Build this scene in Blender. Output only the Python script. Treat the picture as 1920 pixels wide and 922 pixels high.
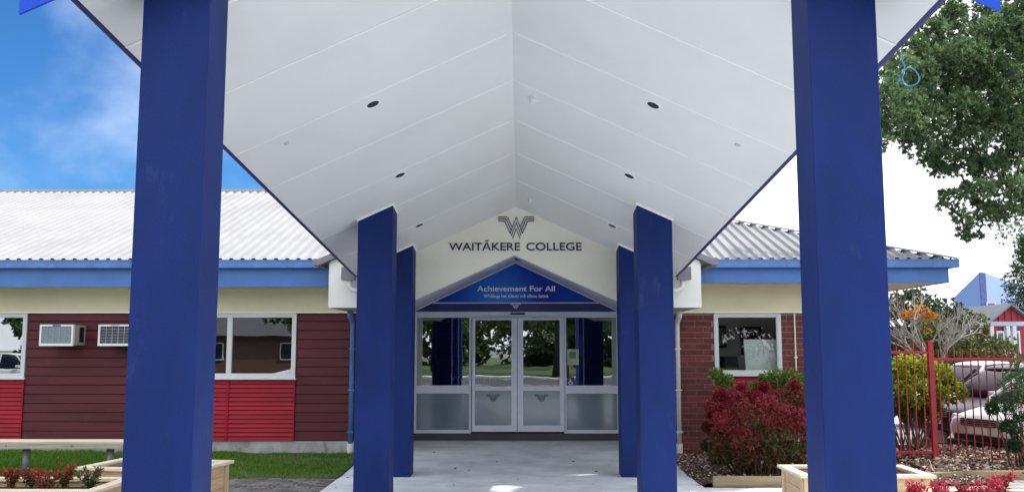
import bpy, bmesh, math, random
import numpy as np
from mathutils import Vector, Matrix
random.seed(7); rng = np.random.default_rng(7)
R = math.radians
for o in list(bpy.data.objects): bpy.data.objects.remove(o)
scn = bpy.context.scene
COL = scn.collection

# ------------------------------------------------------------------ camera
F = 1700.0; PITCH = math.atan(189/1700); YAW = 0.010; CH = 1.89
cd = bpy.data.cameras.new('camera'); cam = bpy.data.objects.new('camera', cd); COL.objects.link(cam)
cd.sensor_width = 36; cd.lens = F/1920*36; cd.clip_start = .05; cd.clip_end = 2000
cam.location = (0, 0, CH); cam.rotation_euler = (math.pi/2 + PITCH, 0, YAW)
scn.camera = cam
CM = cam.rotation_euler.to_matrix()
def P(px, py, Y):                       # photo pixel at distance Y -> point in the place
    d = CM @ Vector((px-960, 461-py, -F)); t = Y/d.y
    return Vector((d.x*t, Y, CH + d.z*t))
def PX(px, Y, py=650): return P(px, py, Y).x
def PZ(py, Y, px=967): return P(px, py, Y).z

# ------------------------------------------------------------------ sky, sun, exposure
SUN_EL, SUN_AZ = R(45), R(70)           # azimuth measured from +Y towards +X
w = bpy.data.worlds.new('World'); scn.world = w; w.use_nodes = True
nt = w.node_tree; nt.nodes.clear(); N = nt.nodes.new; L = nt.links.new
out = N('ShaderNodeOutputWorld'); bg = N('ShaderNodeBackground'); bg.inputs[1].default_value = .13
sky = N('ShaderNodeTexSky'); sky.sky_type = 'NISHITA'; sky.sun_disc = False
sky.sun_elevation = SUN_EL; sky.sun_rotation = SUN_AZ; sky.dust_density = .25; sky.air_density = 1.0; sky.ozone_density = 3.0
tc = N('ShaderNodeTexCoord'); sep = N('ShaderNodeSeparateXYZ'); L(tc.outputs['Generated'], sep.inputs[0])
noi = N('ShaderNodeTexNoise'); noi.inputs['Scale'].default_value = 3.6; noi.inputs['Detail'].default_value = 6; noi.inputs['Roughness'].default_value = .52
mp = N('ShaderNodeMapping'); mp.inputs['Location'].default_value = (.42, .3, .12); mp.inputs['Scale'].default_value = (1, 1, 1.3)
L(tc.outputs['Generated'], mp.inputs[0]); L(mp.outputs[0], noi.inputs['Vector'])
thin = N('ShaderNodeMapRange'); thin.interpolation_type = 'SMOOTHSTEP'
thin.inputs[1].default_value = .46; thin.inputs[2].default_value = .70; thin.inputs[3].default_value = 0; thin.inputs[4].default_value = .26
L(noi.outputs[0], thin.inputs[0])
# thicker bright cloud towards the right-hand half of the sky
ad = N('ShaderNodeMath'); ad.operation = 'MULTIPLY_ADD'; L(noi.outputs[0], ad.inputs[0]); ad.inputs[1].default_value = .30
sx_ = N('ShaderNodeMath'); sx_.operation = 'MULTIPLY'; sx_.inputs[1].default_value = .75; L(sep.outputs[0], sx_.inputs[0])
sy_ = N('ShaderNodeMath'); sy_.operation = 'MULTIPLY_ADD'; sy_.inputs[1].default_value = -.55; L(sep.outputs[1], sy_.inputs[0]); L(sx_.outputs[0], sy_.inputs[2]); L(sy_.outputs[0], ad.inputs[2])
bank = N('ShaderNodeMapRange'); bank.interpolation_type = 'SMOOTHSTEP'
bank.inputs[1].default_value = -.52; bank.inputs[2].default_value = -.22
L(ad.outputs[0], bank.inputs[0])
mx = N('ShaderNodeMath'); mx.operation = 'MAXIMUM'; L(thin.outputs[0], mx.inputs[0]); L(bank.outputs[0], mx.inputs[1])
tint = N('ShaderNodeMix'); tint.data_type = 'RGBA'; tint.blend_type = 'MULTIPLY'; tint.inputs[0].default_value = 1
L(sky.outputs[0], tint.inputs[6]); tint.inputs[7].default_value = (.15, .335, .52, 1)
cm = N('ShaderNodeMix'); cm.data_type = 'RGBA'; L(mx.outputs[0], cm.inputs[0]); L(tint.outputs[2], cm.inputs[6])
cm.inputs[7].default_value = (6.3, 6.5, 6.8, 1)
L(cm.outputs[2], bg.inputs[0]); L(bg.outputs[0], out.inputs[0])

sd = bpy.data.lights.new('sun', 'SUN'); sd.energy = 2.3; sd.angle = R(.6); sd.color = (1, .95, .87)
sun = bpy.data.objects.new('sun', sd); COL.objects.link(sun)
sv = Vector((math.sin(SUN_AZ)*math.cos(SUN_EL), math.cos(SUN_AZ)*math.cos(SUN_EL), math.sin(SUN_EL)))
sun.rotation_euler = sv.to_track_quat('Z', 'Y').to_euler()
sun.location = (20, 30, 40)
vs = scn.view_settings; vs.view_transform = 'Standard'; vs.look = 'None'; vs.gamma = 1; vs.exposure = 1.2
scn.render.resolution_x = 1024; scn.render.resolution_y = 491

# ------------------------------------------------------------------ materials
MATS = {}
def srgb(r, g, b):
    f = lambda c: c/255/12.92 if c/255 <= .04045 else ((c/255+.055)/1.055)**2.4
    return (f(r), f(g), f(b))
def mat(name, col, rough=.6, var=.12, scale=3., bump=0., bscale=60., metal=0., col2=None, stretch=None, objrand=0., spec=.5, coat=0., dist=.01):
    if name in MATS: return MATS[name]
    m = bpy.data.materials.new(name); m.use_nodes = True; t = m.node_tree; b = t.nodes['Principled BSDF']
    b.inputs['Roughness'].default_value = rough; b.inputs['Metallic'].default_value = metal
    b.inputs['Specular IOR Level'].default_value = spec; b.inputs['Coat Weight'].default_value = coat
    g = t.nodes.new('ShaderNodeNewGeometry'); mp = t.nodes.new('ShaderNodeMapping')
    t.links.new(g.outputs['Position'], mp.inputs[0])
    if stretch: mp.inputs['Scale'].default_value = stretch
    n = t.nodes.new('ShaderNodeTexNoise'); n.inputs['Scale'].default_value = scale; n.inputs['Detail'].default_value = 7; n.inputs['Roughness'].default_value = .62
    t.links.new(mp.outputs[0], n.inputs['Vector'])
    c2 = col2 if col2 else tuple(max(0, c*(1-2*var)) for c in col)
    c1 = col if col2 else tuple(min(1, c*(1+var)) for c in col)
    r = t.nodes.new('ShaderNodeMapRange'); r.inputs[1].default_value = .3; r.inputs[2].default_value = .7
    t.links.new(n.outputs[0], r.inputs[0])
    mix = t.nodes.new('ShaderNodeMix'); mix.data_type = 'RGBA'
    t.links.new(r.outputs[0], mix.inputs[0]); mix.inputs[6].default_value = (*c2, 1); mix.inputs[7].default_value = (*c1, 1)
    res = mix.outputs[2]
    if objrand:
        oi = t.nodes.new('ShaderNodeObjectInfo'); mr = t.nodes.new('ShaderNodeMapRange')
        mr.inputs[3].default_value = 1-objrand; mr.inputs[4].default_value = 1+objrand
        t.links.new(oi.outputs['Random'], mr.inputs[0])
        hs = t.nodes.new('ShaderNodeHueSaturation'); t.links.new(mr.outputs[0], hs.inputs['Value']); t.links.new(res, hs.inputs['Color']); res = hs.outputs[0]
    t.links.new(res, b.inputs['Base Color'])
    if bump:
        n2 = t.nodes.new('ShaderNodeTexNoise'); n2.inputs['Scale'].default_value = bscale; n2.inputs['Detail'].default_value = 5
        t.links.new(mp.outputs[0], n2.inputs['Vector'])
        bp = t.nodes.new('ShaderNodeBump'); bp.inputs['Strength'].default_value = bump; bp.inputs['Distance'].default_value = dist
        t.links.new(n2.outputs[0], bp.inputs['Height']); t.links.new(bp.outputs[0], b.inputs['Normal'])
    MATS[name] = m; return m
def leafmat(name, cols, trans=.35, rough=.5):
    if name in MATS: return MATS[name]
    m = bpy.data.materials.new(name); m.use_nodes = True; t = m.node_tree; b = t.nodes['Principled BSDF']
    b.inputs['Roughness'].default_value = rough; b.inputs['Specular IOR Level'].default_value = .4
    a = t.nodes.new('ShaderNodeAttribute'); a.attribute_name = 'tint'
    cr = t.nodes.new('ShaderNodeValToRGB'); e = cr.color_ramp.elements
    while len(e) < len(cols): e.new(.5)
    for i, c in enumerate(cols): e[i].position = i/(len(cols)-1); e[i].color = (*c, 1)
    t.links.new(a.outputs['Fac'], cr.inputs[0]); t.links.new(cr.outputs[0], b.inputs['Base Color'])
    tr = t.nodes.new('ShaderNodeBsdfTranslucent'); t.links.new(cr.outputs[0], tr.inputs[0])
    ms = t.nodes.new('ShaderNodeMixShader'); ms.inputs[0].default_value = trans
    o = t.nodes['Material Output']; t.links.new(b.outputs[0], ms.inputs[1]); t.links.new(tr.outputs[0], ms.inputs[2]); t.links.new(ms.outputs[0], o.inputs[0])
    MATS[name] = m; return m
def glassmat(name, tintc=(.75, .8, .8), refl=.12, wave=.0):
    m = bpy.data.materials.new(name); m.use_nodes = True; t = m.node_tree; t.nodes.remove(t.nodes['Principled BSDF'])
    tr = t.nodes.new('ShaderNodeBsdfTransparent'); tr.inputs[0].default_value = (*tintc, 1)
    gl = t.nodes.new('ShaderNodeBsdfGlossy'); gl.inputs['Roughness'].default_value = .0; gl.inputs[0].default_value = (.95, .97, 1, 1)
    fr = t.nodes.new('ShaderNodeFresnel'); fr.inputs[0].default_value = 1.5
    ad = t.nodes.new('ShaderNodeMath'); ad.operation = 'ADD'; ad.inputs[1].default_value = refl; ad.use_clamp = True; t.links.new(fr.outputs[0], ad.inputs[0])
    ms = t.nodes.new('ShaderNodeMixShader'); t.links.new(ad.outputs[0], ms.inputs[0]); t.links.new(tr.outputs[0], ms.inputs[1]); t.links.new(gl.outputs[0], ms.inputs[2])
    if wave:
        n = t.nodes.new('ShaderNodeTexNoise'); n.inputs['Scale'].default_value = 2.2; n.inputs['Detail'].default_value = 1
        g = t.nodes.new('ShaderNodeNewGeometry'); t.links.new(g.outputs['Position'], n.inputs['Vector'])
        bp = t.nodes.new('ShaderNodeBump'); bp.inputs['Strength'].default_value = wave; bp.inputs['Distance'].default_value = .01
        t.links.new(n.outputs[0], bp.inputs['Height']); t.links.new(bp.outputs[0], gl.inputs['Normal'])
    t.links.new(ms.outputs[0], t.nodes['Material Output'].inputs[0]); MATS[name] = m; return m

BLUE = mat('column_blue', (.0035, .0215, .143), .6, .13, 2.6, .55, 110, dist=.005, spec=.25, stretch=(1,1,.45))
def scuffs(m, col, lo, hi, amt, scale):
    t = m.node_tree; b = t.nodes['Principled BSDF']; g = t.nodes.new('ShaderNodeNewGeometry'); mp = t.nodes.new('ShaderNodeMapping'); mp.inputs['Scale'].default_value = (1, 1, .35)
    n = t.nodes.new('ShaderNodeTexNoise'); n.inputs['Scale'].default_value = scale; n.inputs['Detail'].default_value = 9; n.inputs['Roughness'].default_value = .7
    r = t.nodes.new('ShaderNodeMapRange'); r.inputs[1].default_value = lo; r.inputs[2].default_value = hi; r.inputs[4].default_value = amt
    x = t.nodes.new('ShaderNodeMix'); x.data_type = 'RGBA'; x.inputs[7].default_value = (*col, 1)
    t.links.new(g.outputs['Position'], mp.inputs[0]); t.links.new(mp.outputs[0], n.inputs['Vector']); t.links.new(n.outputs[0], r.inputs[0]); t.links.new(r.outputs[0], x.inputs[0])
    t.links.new(b.inputs['Base Color'].links[0].from_socket, x.inputs[6]); t.links.new(x.outputs[2], b.inputs['Base Color'])
scuffs(BLUE, (.05, .075, .17), .60, .74, .5, 4.5)
NAVY = mat('navy_trim', (.018, .025, .20), .5, .08, 4, spec=.3)
BARGE = mat('barge_blue', (.006, .070, .62), .5, .05, 3, spec=.3)
SOFF = mat('soffit_white', (.76, .77, .77), .42, .035, .7, .05, 5)
JOINT = mat('joint_white', (.93, .94, .94), .4, .02)
CREAM = mat('cream_paint', (.88, .87, .74), .6, .03, 1.5, .06, 90)
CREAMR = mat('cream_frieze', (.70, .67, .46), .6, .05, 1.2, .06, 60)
PANELW = mat('panel_white', (.78, .79, .76), .55, .03, 1.5)
FASC = mat('fascia_blue', (.055, .17, .46), .5, .1, 1.6, .05, 30)
GUTT = mat('gutter_blue', (.085, .20, .50), .45, .14, 2.2)
ROOF = mat('roof_white', (.32, .32, .335), .7, .08, 1.0, .05, 20, spec=.08)
ROOFG = mat('flashing_grey', (.20, .20, .23), .5, .1)
BROWN = mat('board_maroon', (.105, .022, .029), .6, .14, 2, .15, 40, stretch=(.4, 1, 3), objrand=.07, spec=.3)
REDP = mat('panel_red', (.33, .010, .026), .55, .14, 2, .1, 40, stretch=(.4, 1, 3), objrand=.04, spec=.22)
PLINTH = mat('plinth_concrete', (.40, .40, .40), .85, .2, 2.5, .3, 40); scuffs(PLINTH, (.10,.10,.09), .56, .68, .7, 6); scuffs(BROWN, (.16,.06,.06), .60, .72, .5, 3)
BRICK = mat('brick_red', (.155, .034, .030), .85, .22, 12, .4, 90, objrand=.22)
MORTAR = mat('mortar', (.30, .23, .22), .9, .15, 20, .3, 120)
ALU = mat('white_aluminium', (.62, .66, .67), .4, .03)
DOORF = mat('door_aluminium', (.72, .76, .88), .4, .04)
SIGNB = mat('sign_blue', (.006, .070, .55), .4, .10, 1.2, col2=(.004, .030, .36), spec=.2)
SIGNP = mat('sign_purple', (.030, .022, .16), .3, .2, 2)
LETN = mat('letter_navy', (.030, .020, .10), .5, .02)
LETW = mat('letter_white', (.93, .95, .97), .5, .0)
CONC = mat('path_concrete', (.72, .77, .82), .7, .13, 1.7, .2, 60, dist=.004)
LILAC = mat('porch_lilac', (.48, .48, .64), .6, .05)
scuffs(CONC, (.36,.36,.35), .58, .72, .5, 2.4); scuffs(GUTT, (.07,.10,.16), .54, .70, .6, 7)
BLACK = mat('black', (.012, .012, .014), .4, .0)
DGREY = mat('dark_grey', (.06, .06, .065), .6, .1)
PVC = mat('pvc_white', (.72, .74, .73), .4, .03)
GLASS = glassmat('window_glass', (.72, .76, .76), .22, .03)
DGLASS = glassmat('door_glass', (.62, .66, .70), .30, .07)
FROST = mat('frosted_glass', (.16, .22, .28), .16, .10, .8, spec=1., coat=.5)
PINE = mat('pine_timber', (.62, .43, .25), .65, .12, 5, .1, 30, stretch=(.35, 1, 6), objrand=.06)
PINEP = mat('pine_post', (.64, .46, .28), .65, .12, 5, .1, 30, stretch=(4, 4, .5), objrand=.06)
PINET = mat('pine_top', (.78, .66, .50), .6, .08, 5, .1, 30, objrand=.04)
SLEEP = mat('sleeper_timber', (.32, .25, .15), .8, .2, 4, .3, 40, stretch=(.4, 1, 5))
BENCHW = mat('bench_timber', (.36, .33, .27), .75, .18, 6, .2, 40, stretch=(.3, 6, 6))
STEEL = mat('galvanised_steel', (.22, .22, .24), .5, .15, 6, metal=.3)
FENCE = mat('fence_red', (.33, .018, .034), .4, .12, 8)
SOIL = mat('soil', (.035, .022, .016), .95, .3, 20, .6, 40)
BARK = mat('bark_brown', (.055, .042, .034), .9, .25, 9, .8, 25, stretch=(1, 1, .3))
BARKW = mat('bark_pale', (.50, .46, .42), .85, .2, 14)
PAVE = mat('paver', (.17, .155, .155), .85, .2, 9, .3, 70, objrand=.38)
PAVEG = mat('paver_grey', (.33, .33, .32), .85, .15, 6, .3, 60)
ASPH = mat('asphalt', (.055, .056, .062), .9, .15, 3, .4, 120)
GRND = mat('ground_grey', (.20, .195, .185), .9, .15, 1, .3, 40)
CARP = mat('carpark_concrete', (.36, .36, .36), .9, .1, 1)
TURF = mat('turf', (.06, .14, .02), .95, .3, 3, .5, 40, col2=(.05, .045, .02))
DARKI = mat('interior_dark', (.045, .045, .055), .8, .1)
PALEI = mat('interior_pale', (.60, .58, .52), .8, .04)

# ------------------------------------------------------------------ mesh helpers
ORG = {}
def tag(o, label=None, cat=None, group=None, kind=None):
    if label: o['label'] = label
    if cat: o['category'] = cat
    if group: o['group'] = group
    if kind: o['kind'] = kind
    return o
def thing(name, loc, label, cat, group=None, rz=0):
    o = bpy.data.objects.new(name, None); COL.objects.link(o); o.location = loc; o.rotation_euler = (0, 0, rz)
    o.empty_display_size = .1
    ORG[o] = Vector(loc); return tag(o, label, cat, group)
def link(o, parent=None):
    COL.objects.link(o)
    if parent: o.parent = parent; ORG[o] = ORG[parent]
    return o
class MB:
    def __init__(s): s.v = []; s.f = []
    def add(s, vs, fs):
        n = len(s.v); s.v += [tuple(v) for v in vs]; s.f += [tuple(i+n for i in f) for f in fs]; return s
    def box(s, x0, x1, y0, y1, z0, z1):
        return s.add([(x0,y0,z0),(x1,y0,z0),(x1,y1,z0),(x0,y1,z0),(x0,y0,z1),(x1,y0,z1),(x1,y1,z1),(x0,y1,z1)],
                     [(0,3,2,1),(4,5,6,7),(0,1,5,4),(1,2,6,5),(2,3,7,6),(3,0,4,7)])
    def prism(s, poly, y0, y1):          # poly: (x,z) counter-clockwise seen from -Y
        n = len(poly)
        vs = [(x,y0,z) for x,z in poly] + [(x,y1,z) for x,z in poly]
        fs = [tuple(range(n)), tuple(range(2*n-1, n-1, -1))] + [((i+1)%n, i, n+i, n+(i+1)%n) for i in range(n)]
        return s.add(vs, fs)
    def hexa(s, a, b):                   # two quads joined
        return s.add(list(a)+list(b), [(3,2,1,0),(4,5,6,7),(0,1,5,4),(1,2,6,5),(2,3,7,6),(3,0,4,7)])
    def tube(s, pts, rad, seg=8, cap=True):
        pts = [Vector(p) for p in pts]; n = len(pts)
        if not hasattr(rad, '__len__'): rad = [rad]*n
        vs = []; fs = []; up = None
        for i, p in enumerate(pts):
            d = (pts[min(i+1,n-1)] - pts[max(i-1,0)])
            d = d.normalized() if d.length > 1e-9 else Vector((0,0,1))
            if up is None: up = d.orthogonal().normalized()
            u = (up - d*up.dot(d)); u = u.normalized() if u.length > 1e-6 else d.orthogonal().normalized(); up = u
            q = d.cross(u)
            for k in range(seg):
                a = 2*math.pi*k/seg; vs.append(p + (u*math.cos(a) + q*math.sin(a))*rad[i])
        for i in range(n-1):
            for k in range(seg):
                fs.append((i*seg+k, i*seg+(k+1)%seg, (i+1)*seg+(k+1)%seg, (i+1)*seg+k))
        if cap: fs += [tuple(range(seg-1,-1,-1)), tuple(range((n-1)*seg, n*seg))]
        return s.add(vs, fs)
    def build(s, name, m, parent=None, bevel=0, smooth=False, local=False):
        me = bpy.data.meshes.new(name)
        o = ORG[parent] if (parent and not local) else Vector((0,0,0))
        me.from_pydata([(v[0]-o.x, v[1]-o.y, v[2]-o.z) for v in s.v], [], s.f)
        bm = bmesh.new(); bm.from_mesh(me); bmesh.ops.recalc_face_normals(bm, faces=bm.faces)
        if bevel: bmesh.ops.bevel(bm, geom=list(bm.edges), offset=bevel, segments=2, affect='EDGES', profile=.5, clamp_overlap=True)
        bm.to_mesh(me); bm.free()
        if smooth: me.polygons.foreach_set('use_smooth', [True]*len(me.polygons))
        me.materials.append(m)
        ob = bpy.data.objects.new(name, me); link(ob, parent)
        if not parent: ORG[ob] = Vector((0,0,0))
        return ob
def box(name, m, parent, x0, x1, y0, y1, z0, z1, bevel=0, local=False):
    return MB().box(x0,x1,y0,y1,z0,z1).build(name, m, parent, bevel, local=local)
def copyobj(src, parent, loc, scale=None, rot=None):
    c = src.copy(); link(c, parent); c.location = loc
    if scale: c.scale = scale
    if rot: c.rotation_euler = rot
    return c
def copytree(src, loc, rz, label, group=None):
    r = src.copy(); COL.objects.link(r); r.location = loc; r.rotation_euler = (0,0,rz); r['label'] = label; ORG[r] = Vector(loc)
    if group: r['group'] = group
    for ch in src.children:
        c = ch.copy(); COL.objects.link(c); c.parent = r
        for g in ch.children:
            d = g.copy(); COL.objects.link(d); d.parent = c
    return r
def npmesh(name, verts, nper, m, parent=None, tint=None, kind=None, local=False):
    """verts (N*nper,3): N separate polygons of nper corners"""
    verts = np.asarray(verts, dtype=np.float32)
    if parent is not None and not local: verts = verts - np.array(ORG[parent], dtype=np.float32)
    nv = len(verts); nf = nv//nper
    me = bpy.data.meshes.new(name); me.vertices.add(nv); me.vertices.foreach_set('co', verts.ravel())
    me.loops.add(nv); me.loops.foreach_set('vertex_index', np.arange(nv, dtype=np.int32))
    me.polygons.add(nf); me.polygons.foreach_set('loop_start', np.arange(0, nv, nper, dtype=np.int32))
    me.update(calc_edges=True)
    if tint is not None:
        a = me.attributes.new('tint', 'FLOAT', 'FACE'); a.data.foreach_set('value', np.asarray(tint, dtype=np.float32))
    me.materials.append(m); o = bpy.data.objects.new(name, me); link(o, parent)
    if parent is None: ORG[o] = Vector((0,0,0))
    if kind: o['kind'] = kind
    return o
def unit(a): return a/np.maximum(np.linalg.norm(a, axis=1, keepdims=True), 1e-9)
def leaves(p, axis, length, width):
    """rhombic leaves at p (N,3) pointing along axis"""
    n = len(p); a = unit(axis); s = unit(np.cross(a, unit(rng.normal(size=(n,3)))))
    length = np.broadcast_to(np.asarray(length, float).reshape(-1,1), (n,1)); width = np.broadcast_to(np.asarray(width, float).reshape(-1,1), (n,1))
    q = np.empty((n,4,3)); q[:,0] = p; q[:,1] = p+a*length*.5+s*width*.5; q[:,2] = p+a*length; q[:,3] = p+a*length*.5-s*width*.5
    return q.reshape(-1,3)
def rosettes(cent, out, per, length, width, spread=.9):
    n = len(cent); c = np.repeat(cent, per, 0); o = np.repeat(unit(out), per, 0)
    ax = o + spread*rng.normal(size=(n*per,3)); ln = length*(.6+.6*rng.random(n*per))
    return leaves(c, ax, ln, width*(.7+.6*rng.random(n*per)))
def ball(n, c, r, shell=.5, flat=1.):
    d = unit(rng.normal(size=(n,3))); rad = (shell + (1-shell)*rng.random((n,1)))**(1/1.5)
    r = np.array(r) if hasattr(r, '__len__') else np.array((r, r, r*flat))
    return np.array(c) + d*rad*r, d
def text(name, body, m, parent, x0, x1, zbase, y, cap, bold=0., ext=.006, bottom=False):
    """lettering facing -Y, fitted between x0 and x1 with cap height cap"""
    c = bpy.data.curves.new(name, 'FONT'); c.body = body; c.size = 1; c.offset = bold; c.extrude = 0
    o = bpy.data.objects.new(name+'_tmp', c); COL.objects.link(o)
    dg = bpy.context.evaluated_depsgraph_get(); dg.update()
    me = bpy.data.meshes.new_from_object(o.evaluated_get(dg)); bpy.data.objects.remove(o)
    co = np.empty(len(me.vertices)*3); me.vertices.foreach_get('co', co); co = co.reshape(-1,3)
    lo = co[:,0].min(); sx = (x1-x0)/(co[:,0].max()-lo); sz = cap/.73
    bm = bmesh.new(); bm.from_mesh(me)
    og = ORG[parent]
    for f_ in bm.faces: f_.smooth = False; f_.material_index = 0
    for v in bm.verts: v.co = Vector((x0+(v.co.x-lo)*sx-og.x, y-og.y, zbase+v.co.y*sz-og.z))
    r = bmesh.ops.extrude_face_region(bm, geom=list(bm.faces))
    for g in r['geom']:
        if isinstance(g, bmesh.types.BMVert): g.co.y -= ext
    bmesh.ops.recalc_face_normals(bm, faces=bm.faces)
    bm.to_mesh(me); bm.free(); me.polygons.foreach_set('use_smooth', [False]*len(me.polygons)); me.materials.clear(); me.materials.append(m)
    ob = bpy.data.objects.new(name, me); return link(ob, parent)
def strokes(lines, width, y, ext, to):
    """polylines in photo/plan units -> mitred ribbons facing -Y; to maps (u,v)->(x,z)"""
    mb = MB()
    for ln in lines:
        pts = [Vector(to(*p)) for p in ln]; n = len(pts); l = []; r = []
        for i, p in enumerate(pts):
            d0 = (p-pts[i-1]).normalized() if i else None; d1 = (pts[i+1]-p).normalized() if i < n-1 else None
            if d0 is None: d0 = d1
            if d1 is None: d1 = d0
            t = (d0+d1).normalized(); nn = Vector((-t.y, t.x)); k = 1/max(.45, nn.dot(Vector((-d1.y, d1.x))))
            l.append(p+nn*width/2*k); r.append(p-nn*width/2*k)
        for i in range(n-1):
            q = [l[i], r[i], r[i+1], l[i+1]]
            mb.hexa([(v.x, y-ext, v.y) for v in q], [(v.x, y, v.y) for v in q])
    return mb
W_LINES = []
for k in range(3):                     # the three-stripe W emblem, units of its 100 px drawing
    zz = [188,245,302][k]; xk = [492,450,405][k]
    for sgn in (-1, 1):
        f = lambda x: 735+sgn*(x-735)*-1
        end = [(612,470),(588,555),(560,650)][k]
        W_LINES.append([(f(x), z) for x, z in [(215,zz),(xk,zz),end]])
W_LINES += [[(560,650),(735,180),(912,650)], [(592,720),(735,355),(880,720)], [(633,795),(735,520),(842,795)]]

# ------------------------------------------------------------------ ground and setting
CX = -.079
YW, YE, YG, YD = 15.75, 15.1, 14.1, 17.6          # wing walls, eave line, entrance gable, doors
ZFL = PZ(825, YD)                                   # floor at the doors
def sheet(name, m, x0, x1, y0, y1, z, kind='structure', t=.0):
    mb = MB()
    if t: mb.box(x0, x1, y0, y1, z-t, z)
    else: mb.add([(x0,y0,z),(x1,y0,z),(x1,y1,z),(x0,y1,z)], [(0,1,2,3)])
    o = mb.build(name, m); o['kind'] = kind; return o
sheet('ground', GRND, -400, 400, -400, 400, -.035)
sheet('car_park', CARP, 6.9, 60, 15.4, 60, -.02)
sheet('road', ASPH, -120, 120, -20, -8.5, -.02)
sheet('verge_lawn', TURF, -120, 120, -110, -22.2, -.01)
k = sheet('footpath', CONC, -120, 120, -22.1, -20.3, .06, t=.1)
k = sheet('kerb', PLINTH, -120, 120, -20.25, -20.05, .09, t=.13)
k = sheet('kerb', PLINTH, -120, 120, -8.45, -8.3, .09, t=.13)
for i in range(18):
    mk = sheet('road_marking', mat('yellow_paint', (.6, .42, .04), .7, .1), -60+i*6, -57+i*6, -14.3, -14.18, -.014)
# ramped concrete path, in slabs
def ramp(y): return 0 if y < 13.7 else (y-13.7)/(YD-13.7)*ZFL
pj = [1.5, 4.6, 7.7, 10.75, 12.74, 15.2, YD]
for a, b in zip(pj[:-1], pj[1:]):
    a2, b2 = a+.005, b-.005
    x0, x1 = -2.655, 2.48
    if a >= 15.2: x0, x1 = -2.15, 2.0
    mids = [a2] + ([13.7] if a2 < 13.7 < b2 else []) + [b2]
    mb = MB()
    for q0, q1 in zip(mids[:-1], mids[1:]):
        mb.hexa([(x0,q0,-.1),(x1,q0,-.1),(x1,q1,-.1),(x0,q1,-.1)], [(x0,q0,ramp(q0)),(x1,q0,ramp(q0)),(x1,q1,ramp(q1)),(x0,q1,ramp(q1))])
    tag(mb.build('path_slab', CONC), kind='structure')
for a, b in ((1.5, 5.2), (5.21, 8.9), (8.91, 12.6)):
    tag(box('path_slab', CONC, None, 2.49, 4.75, a, b, -.1, -.002), kind='structure')
# lawn by the left wing
def lawnz(x, y): return .10*np.clip((y-13.45)/2.2, 0, 1)+.012*np.sin(x*2.1)+.01*np.sin(x*5.3+y*3)
gx = np.linspace(-14, -2.66, 60); gy = np.linspace(13.42, 15.8, 14)
mb = MB(); mb.v = [(float(x), float(y), float(lawnz(x,y))-.004) for y in gy for x in gx]
mb.f = [(j*60+i, j*60+i+1, (j+1)*60+i+1, (j+1)*60+i) for j in range(13) for i in range(59)]
tag(mb.build('lawn', TURF), kind='structure')
n = 70000
px = rng.uniform(-11, -2.7, n); py = 13.42+(15.7-13.42)*rng.random(n)
bare = (np.sin(px*1.7+1)*np.sin(py*4.1+px)+.35*np.sin(px*7+py*9) > .12-.35*np.clip((py-15.0)/.5,0,1)) & (px > -5.8)
keep = ~bare | (rng.random(n) < .16); px, py = px[keep], py[keep]; n = len(px)
hgt = (.018+.035*rng.random(n)) * np.where(px < -6.2, 1.9, 1.); an = rng.random(n)*6.283; ln = hgt*.7*rng.normal(size=n)
base = np.stack([px, py, lawnz(px,py)-.005], 1); wv = np.stack([np.cos(an)*.005, np.sin(an)*.005, np.zeros(n)], 1)
tip = base+np.stack([np.cos(an+1)*ln, np.sin(an+1)*ln, hgt], 1)
q = np.stack([base-wv, base+wv, tip], 1).reshape(-1,3)
GRASSM = leafmat('grass_blades', [(.05,.11,.012),(.11,.27,.02),(.19,.38,.035)], .4, .6)
tag(npmesh('lawn_grass', q, 3, GRASSM, tint=rng.random(n), kind='stuff'), 'short green lawn grass between the left wing and the pavers', 'grass')
# clay pavers between path and planters
pv = tag(box('paved_strip', mat('paver_sand', (.10,.09,.08), .95, .2, 20), None, -14, -2.66, 6, 13.41, -.06, -.034), kind='structure')
pm = MB().box(0,.192,0,.092,0,.034).build('paver', PAVE, pv, bevel=.006)
first = True; cnt = 0; rest = MB()
for j in range(28):
    y = 13.31-j*.1
    for i in range(-1, 24):
        x = -2.86-i*.2+(.1 if j%2 else 0)
        if x+.192 > -2.66: continue
        dz = random.uniform(-.004,.004)
        vis = (-4.45 < x) and (y > 11.2)
        if vis and cnt < 290:
            if first: o = pm; first = False; o.location = (x,y,-.034+dz)
            else: o = copyobj(pm, pv, (x,y,-.034+dz), rot=(random.uniform(-.02,.02), random.uniform(-.02,.02), random.uniform(-.015,.015)))
            cnt += 1
        else: rest.box(x, x+.192, y, y+.092, -.034, dz)
for j in range(46):
    y = 10.5-j*.1
    for i in range(-1, 24):
        x = -2.86-i*.2+(.1 if j%2 else 0)
        if x+.192 < -2.66: rest.box(x, x+.192, y, y+.092, -.034, random.uniform(-.004,.003))
rest.build('pavers', PAVE, pv)['kind'] = 'stuff'
# grey pavers on the right
pr = tag(box('paved_strip', mat('paver_sand', (.1,.09,.08)), None, 4.76, 14, 2, 13.3, -.06, -.034), kind='structure')
rest = MB()
for j in range(36):
    for i in range(34):
        x = 4.8+i*.25+random.uniform(-.003,.003); y = 13.18-j*.12
        rest.box(x, x+.242, y, y+.113, -.034, random.uniform(-.006,.002))
rest.build('pavers', PAVEG, pr)['kind'] = 'stuff'

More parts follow.
